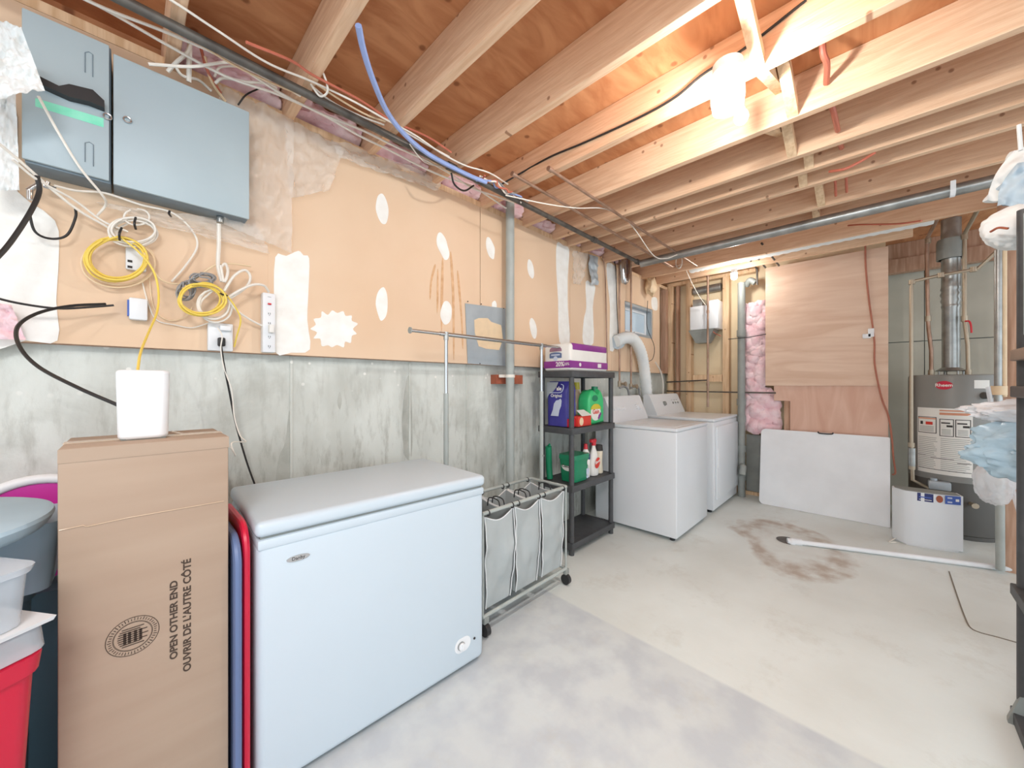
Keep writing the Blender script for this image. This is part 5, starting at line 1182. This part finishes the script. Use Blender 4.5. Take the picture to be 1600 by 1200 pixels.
# logo oval
ac = hang(1475); zl = hz_(1475, 602)
dirv = Vector((math.cos(ac), math.sin(ac), 0)); tang = Vector((-math.sin(ac), math.cos(ac), 0))
if tang.dot(RT) < 0: tang = -tang
c = Vector((hx, hy, 0))+dirv*(hr+.0045)+Vector((0, 0, zl))
m = MB(); m.poly([c+tang*.047*math.cos(a)+UP*.034*math.sin(a) for a in [2*math.pi*k/30 for k in range(30)]], -dirv*.006)
lg = m.obj('logo_oval', M['crimson'], wh, label='red oval logo'); 
MB().text('Rheem', .034, c+dirv*.0008, tang, UP, bold=.0008).obj('lettering', M['paper'], lg)
cylpatch(hang(1522), hang(1546), hz_(1535, 607), hz_(1535, 594), .0012, 'rating_label', 'paper', wh, 'small white label')
a = hang(1538); p = Vector((hx+(hr)*math.cos(a), hy+hr*math.sin(a), hz_(1540, 618))); e = Vector((math.cos(a), math.sin(a), 0))
MB().cyl(p-e*.01, p+e*.05, .028, 20, .022).obj('relief_port', M['heaterdark'], wh)
c0 = Vector((hx, hy, ht))
# vent
vx, vy = P(1486, 500, x=hx-.02).x, P(1486, 500, x=hx-.02).y
dh = MB().lathe([(.085, .03), (.088, .034), (.06, .055), (.055, .06)], (vx, vy, ht), 36)
for k in range(4):
    a = k*math.pi/2+.4; dh.cyl((vx+.075*math.cos(a), vy+.075*math.sin(a), ht-.002), (vx+.075*math.cos(a), vy+.075*math.sin(a), ht+.034), .006, 8)
dh.obj('draft_hood', M['steel'], wh)
def vz(py): return P(1486, py, x=vx).z
vp = MB().lathe([(.052, ht+.055-0), (.052, vz(482)), (.056, vz(480)), (.056, vz(478)), (.052, vz(475)), (.060, vz(470)), (.054, vz(465)), (.062, vz(460)), (.054, vz(455)), (.060, vz(452)), (.056, vz(447)), (.056, vz(430)), (.059, vz(428)), (.059, vz(426)), (.056, vz(424)), (.056, vz(402)), (.060, vz(400))], (vx, vy, 0), 36).obj('vent_pipe', M['steel'], wh)
MB().lathe([(.083, vz(405)), (.083, vz(380)), (.078, vz(374)), (.07, vz(374)), (.07, vz(405))], (vx, vy, 0), 36).obj('vent_collar', M['abs'], wh, label='wide grey collar')
MB().cyl((vx, vy, vz(402)), (vx, vy, ZS-.002), .058, 24).obj('vent_upper', M['steel'], wh)
# water lines
xx = hx-.08
wc = MB().tube([P(1468, 335, x=xx-.45), P(1449, 372, x=xx), P(1448, 400, x=xx), P(1450, 500, x=xx), P(1451, 515, x=xx), P(1455, 548, x=xx), P(1455, 586, x=xx)], .013, 12, smooth=False); wc.obj('supply_line', M['copper'], wh)
wc = MB().tube([P(1543, 300, x=xx-.5), P(1507, 366, x=xx), P(1507, 400, x=xx), P(1507, 500, x=xx), P(1512, 540, x=xx), P(1513, 586, x=xx)], .013, 12, smooth=False); hot = wc.obj('supply_line', M['brass'], wh)
m = MB()
for q in ((1450, 376), (1450, 498), (1455, 582), (1507, 370), (1507, 498), (1513, 582)):
    c = P(*q, x=xx); m.cyl(c-Vector((0, 0, .022)), c+Vector((0, 0, .022)), .019, 14)
m.obj('fitting', M['brass'], wh)
MB().tube([P(1508, 502, x=xx-.02), P(1514, 502, x=xx-.03), P(1517, 508, x=xx-.03), P(1518, 520, x=xx-.03)], .006, 8).obj('valve_lever', M['red'], wh, label='red valve lever')
# gas line
xg = 4.50
gl = thing('gas_line', 'brown gas pipe looping over and down the left of the heater', 'pipe', P(1424, 750, x=xg))
MB().tube([P(1562, 388, x=4.45), P(1528, 420, x=4.5), P(1470, 430, x=xg), P(1425, 440, x=xg), P(1424, 450, x=xg), P(1424, 690, x=xg), P(1426, 750, x=xg), P(1450, 762, x=4.55)], .0125, 12, smooth=False).obj('pipe_run', M['brass'], gl)
m = MB()
for q in ((1425, 441), (1470, 430), (1521, 421), (1424, 695), (1425, 730)):
    c = P(*q, x=xg); m.cyl(c-Vector((0, 0, .018)), c+Vector((0, 0, .018)), .020, 14)
m.obj('fitting', M['brass'], gl)
MB().cyl(P(1425, 700, x=xg), P(1425, 728, x=xg), .022, 14).obj('valve', M['steel'], gl)
a = hang(1470); p = Vector((hx+(hr+.03)*math.cos(a), hy+(hr+.03)*math.sin(a), hz_(1470, 757)))
gv = MB().box(p.x-.035, p.x+.03, p.y-.06, p.y+.06, p.z-.035, p.z+.03, bev=.008).cyl(p+Vector((0, .03, .03)), p+Vector((0, .03, .05)), .02, 16).obj('gas_valve', M['metalplate'], wh, label='grey gas control valve')
a = hang(1517); p = Vector((hx+hr*math.cos(a), hy+hr*math.sin(a), hz_(1517, 787))); e = Vector((math.cos(a), math.sin(a), 0))
MB().cyl(p, p+e*.06, .014, 14).cyl(p+e*.05, p+e*.07, .02, 14).obj('drain_valve', M['brass'], wh)

# ------------------------------------------------------------------ right edge: white pipe, wood post, shelf, bags
x_ = 3.9
c = P(1563, 600, x=x_)
vp2 = thing('vertical_pipe', 'pair of pale vertical pipes with a coupling right of the heater', 'pipe', (c.x, c.y, 0))
MB().tube([P(1560, 390, x=x_), P(1560, 690, x=x_)], .018, 16).obj('pipe_run', M['steel'], vp2)
MB().tube([P(1569, 392, x=x_), P(1569, 620, x=x_)], .012, 16).obj('side_pipe', M['cablecream'], vp2)
a, b = P(1561, 603, x=x_), P(1561, 617, x=x_); MB().cyl(a, b, .034, 20).obj('coupling', M['cablecream'], vp2)
MB().tube([P(1562, 690, x=x_), (c.x, c.y, .02)], .02, 16).obj('pipe_lower', M['post'], vp2)
c = P(1581, 600, x=3.95); MB().box(3.95, 4.04, c.y-.045, c.y+.045, 0, ZJ).obj('wood_post', M['darkstud'], label='brown wooden post right of the water heater', cat='post')

# air purifier
q1, q2 = P(1505, 865, z=0), P(1413, 850, z=0)
ap = thing('air_purifier', 'white curved air purifier on the floor before the water heater', 'air purifier', ((q1.x+q2.x)/2+.05, (q1.y+q2.y)/2, 0))
zt_ = .425
w = (q2-q1); L_ = w.length; e1 = w.normalized(); e2 = Vector((e1.y, -e1.x, 0)); e2 = e2 if e2.x > 0 else -e2
prof = [q1, q1+e2*.10]
back = [q2+e2*.14+e1*.02, q2+e2*.12+e1*.04, q2+e2*.07+e1*.045, q2+e2*.02+e1*.02]
front = [q2-e2*.012, q2-w*.3-e2*.026, q2-w*.5-e2*.028, q2-w*.75-e2*.018]
out = prof+back+front
m = MB(); m.poly([p+Vector((0, 0, .012)) for p in out], (0, 0, zt_-.03)); ab = m.obj('housing', M['white'], ap, smooth=50)
m = MB(); cc_ = sum(out, Vector())/len(out); m.poly([cc_+(p-cc_)*.93+Vector((0, 0, zt_-.018)) for p in out], (0, 0, .004)); m.obj('air_grille', M['abs'], ap, label='grey top grille')
m = MB(); m.poly([cc_+(p-cc_)*.9+Vector((0, 0, 0)) for p in out], (0, 0, .013)); m.obj('base', M['whiteplastic'], ap)
def onap(t, z): return q2-w*t-e2*(.0305-.09*(t-.5)**2*1.0)+Vector((0, 0, z))
def appatch(t0, t1, z0, z1, mm, nm, lab=None, off=0):
    m = MB(); m.poly([onap(t0, z0)-e2*off, onap(t1, z0)-e2*off, onap(t1, z1)-e2*off, onap(t0, z1)-e2*off], e2*.003); return m.obj(nm, M[mm], ap, label=lab)
d1 = appatch(.21, .48, .345, .405, 'navy', 'sticker', 'dark rectangular sticker'); d2 = appatch(.68, .95, .345, .405, 'blueprint', 'sticker', 'blue rectangular sticker')
m = MB(); c = onap(.585, .375); m.poly([c-e1*.017*math.cos(a)+UP*.026*math.sin(a)-e2*.001 for a in [2*math.pi*k/20 for k in range(20)]], e2*.003); m.obj('sticker', M['brick'], ap, label='round reddish sticker')
appatch(.24, .45, .372, .38, 'blueprint', 'sticker_print', off=.001); appatch(.24, .45, .356, .36, 'paper', 'sticker_print', off=.001); appatch(.72, .80, .385, .395, 'litterlight', 'sticker_print', off=.001); appatch(.72, .80, .355, .365, 'litterlight', 'sticker_print', off=.001); appatch(.86, .92, .368, .385, 'paper', 'sticker_print', off=.001)
MB().tube([q2+Vector((.05, .04, .02)), q2+Vector((.0, .07, .006)), q2+Vector((-.05, .08, .006)), q2+Vector((-.02, .04, .006))], .004, 7).obj('power_cord', M['cablewhite'], ap)

# white drain pipe on the floor with elbow, floor drain
p0, p1 = P(1240, 846, z=.02), P(1610, 893, z=.02)
wp = thing('drain_hose', 'long white plastic pipe lying on the floor to the drain', 'pipe', (p0.x, p0.y, 0))
MB().tube([p0, p1+(p1-p0)*.2], .017, 14).obj('pipe_run', M['whiteplastic'], wp)
e = (p1-p0).normalized(); MB().cyl(p0-e*.01, p0+e*.05, .024, 18).sph(p0-e*.01, .025, sub=2).cyl(p0-e*.01, p0-e*.01-Vector((0, 0, .018)), .024, 18).cyl(p0-e*.04, p0-e*.005, .02, 18).obj('elbow', M['whiteplastic'], wp)
c = P(1232, 845, z=0); MB().lathe([(.02, 0), (.075, 0), (.078, .003), (.06, .004), (.02, .004)], (c.x, c.y, .0), 32).obj('floor_drain', M['darksteel'], label='round dark floor drain under the white pipe elbow', cat='drain')
# floor patch groove
m = MB()
pts = [P(1483, 893, z=.001), P(1497, 935, z=.001), P(1508, 965, z=.001), P(1516, 980, z=.001), P(1530, 988, z=.001), P(1560, 996, z=.001), P(1620, 1013, z=.001)]
m.tube([p for p in pts], .003, 6); m.obj('floor_crack', M['crack'], o if False else None, kind='structure')
bpy.data.objects['floor_crack'].name = 'floor_groove'

# right shelf unit
rx, ry = 2.215, -.335
def RX(px, py): return P(px, py, x=rx)
rs = thing('shelving_unit', 'dark grey shelving unit at the right edge of the room', 'shelf unit', (rx-.3, ry-.2, 0))
yl_ = P(1588, 600, x=rx).y
zz = lambda py: P(1590, py, x=rx).z
for x in (rx, rx-.75):
    for y in (yl_-.022, yl_-.40):
        MB().cyl((x, y, 0), (x, y, zz(330)), .022, 18).obj('post', M['shelfblack'], rs)
for i, py in enumerate((555, 612, 925, 1120)):
    z = zz(py)
    MB().box(rx-.78, rx+.028, yl_-.43, yl_+.010, z-.02, z+.02, bev=.004).obj('shelf', M['brownshelf' if i == 0 else 'shelfblack'], rs)
MB().box(rx-.7, rx-.02, yl_-.40, yl_-.01, zz(528), zz(335), bev=.01).obj('storage_bin', M['panelgrey'], label='grey bin on the upper right shelf', cat='bin')
MB().box(rx-.74, rx+.0, yl_-.38, yl_-.05, zz(600), zz(575), bev=.01).obj('storage_bin', M['black'], label='black flat case on the right shelf below the brown board', cat='case')
MB().poly([P(1573, 1128, x=rx+.0), P(1573, 1118, x=rx), P(1592, 1085, x=rx), P(1598, 1085, x=rx), P(1598, 1128, x=rx)], (-.02, 0, 0)).obj('shelf_foot', M['abs'], rs)
MB().box(rx-.6, rx-.03, yl_-.36, yl_-.03, zz(925)+.022, zz(850), bev=.01).obj('storage_bin', M['white'], label='white bin on the low right shelf', cat='bin')
# bags hanging off the shelf
def bag(name, label, c, sx, sy, sz, m, seed, jit=.5, tail=None):
    root = thing(name, label, 'bag', Vector(c)-Vector((0, 0, sz)))
    MB().sph(c, sx, sy, sz, 5, jit, 6, seed).obj('bag', M[m], root, smooth=60)
    if tail: 
        for t_ in tail: MB().tube(t_, .009, 8).obj('strap', M[m], root)
    return root
xq = 2.45
c = P(1572, 644, x=xq); bag('plastic_bag', 'white crumpled plastic bag sticking out of the right shelf', c-Vector((0, .07, 0)), .06, .16, .045, 'bagwhite', 3, .24)
c = P(1585, 705, x=xq); bag('plastic_bag', 'pale blue plastic bag bulging below the white bag', c-Vector((0, .09, 0)), .08, .20, .115, 'bagblue', 8, .24)
c = P(1553, 752, x=3.2); bag('plastic_bag', 'clear bag hanging low behind the blue bag', c, .05, .07, .12, 'bagclear', 12, .12, tail=[[c+Vector((0, -.05, .02)), c+Vector((0, -.09, -.2)), c+Vector((0, -.11, -.34))], [c+Vector((0, 0, .1)), c+Vector((.0, 0, .3)), c+Vector((0, .02, .5))]])
# caps on hook
hk = thing('hanging_clothes', 'pale blue garments hanging from the joists at the upper right', 'clothes', P(1585, 320, x=2.3))
MB().tube([P(1592, 195, x=2.3), P(1595, 235, x=2.3)], .006, 8).obj('hanger_strap', M['cloth'], hk)
def sheet(c0, pts_px, th, seed, m, nm, x):
    def fn(u, v):
        a, b, c, d = pts_px
        px = (a[0]*(1-u)+b[0]*u)*(1-v)+(d[0]*(1-u)+c[0]*u)*v; py = (a[1]*(1-u)+b[1]*u)*(1-v)+(d[1]*(1-u)+c[1]*u)*v
        px -= 9*math.sin(math.pi*v)
        p = P(px, py, x=x); p.x -= .03*noise.noise(Vector((u*5, v*4, seed)))+.03*math.sin(math.pi*u); return p
    return MB().grid(fn, 24, 24, th=th).obj(nm, M[m], hk, smooth=60)
sheet(0, ((1585, 235), (1660, 220), (1640, 330), (1543, 312)), .02, 1, 'cloth', 'garment', 2.40)
sheet(0, ((1590, 255), (1665, 240), (1640, 335), (1558, 322)), .02, 4, 'cloth2', 'garment', 2.35)
wbn = thing('cloth_bundle', 'white cloth bundle stuffed on top of the right shelf', 'bundle', P(1570, 388, x=2.35))
MB().sph(P(1584, 355, x=2.32), .06, .08, .080, 5, .12, 3, 21).obj('bundle', M['cloth'], wbn, smooth=60)
MB().tube([P(1548, 362, x=2.25), P(1560, 356, x=2.22), P(1575, 357, x=2.2)], .004, 7).obj('seam', M['brick'], wbn)
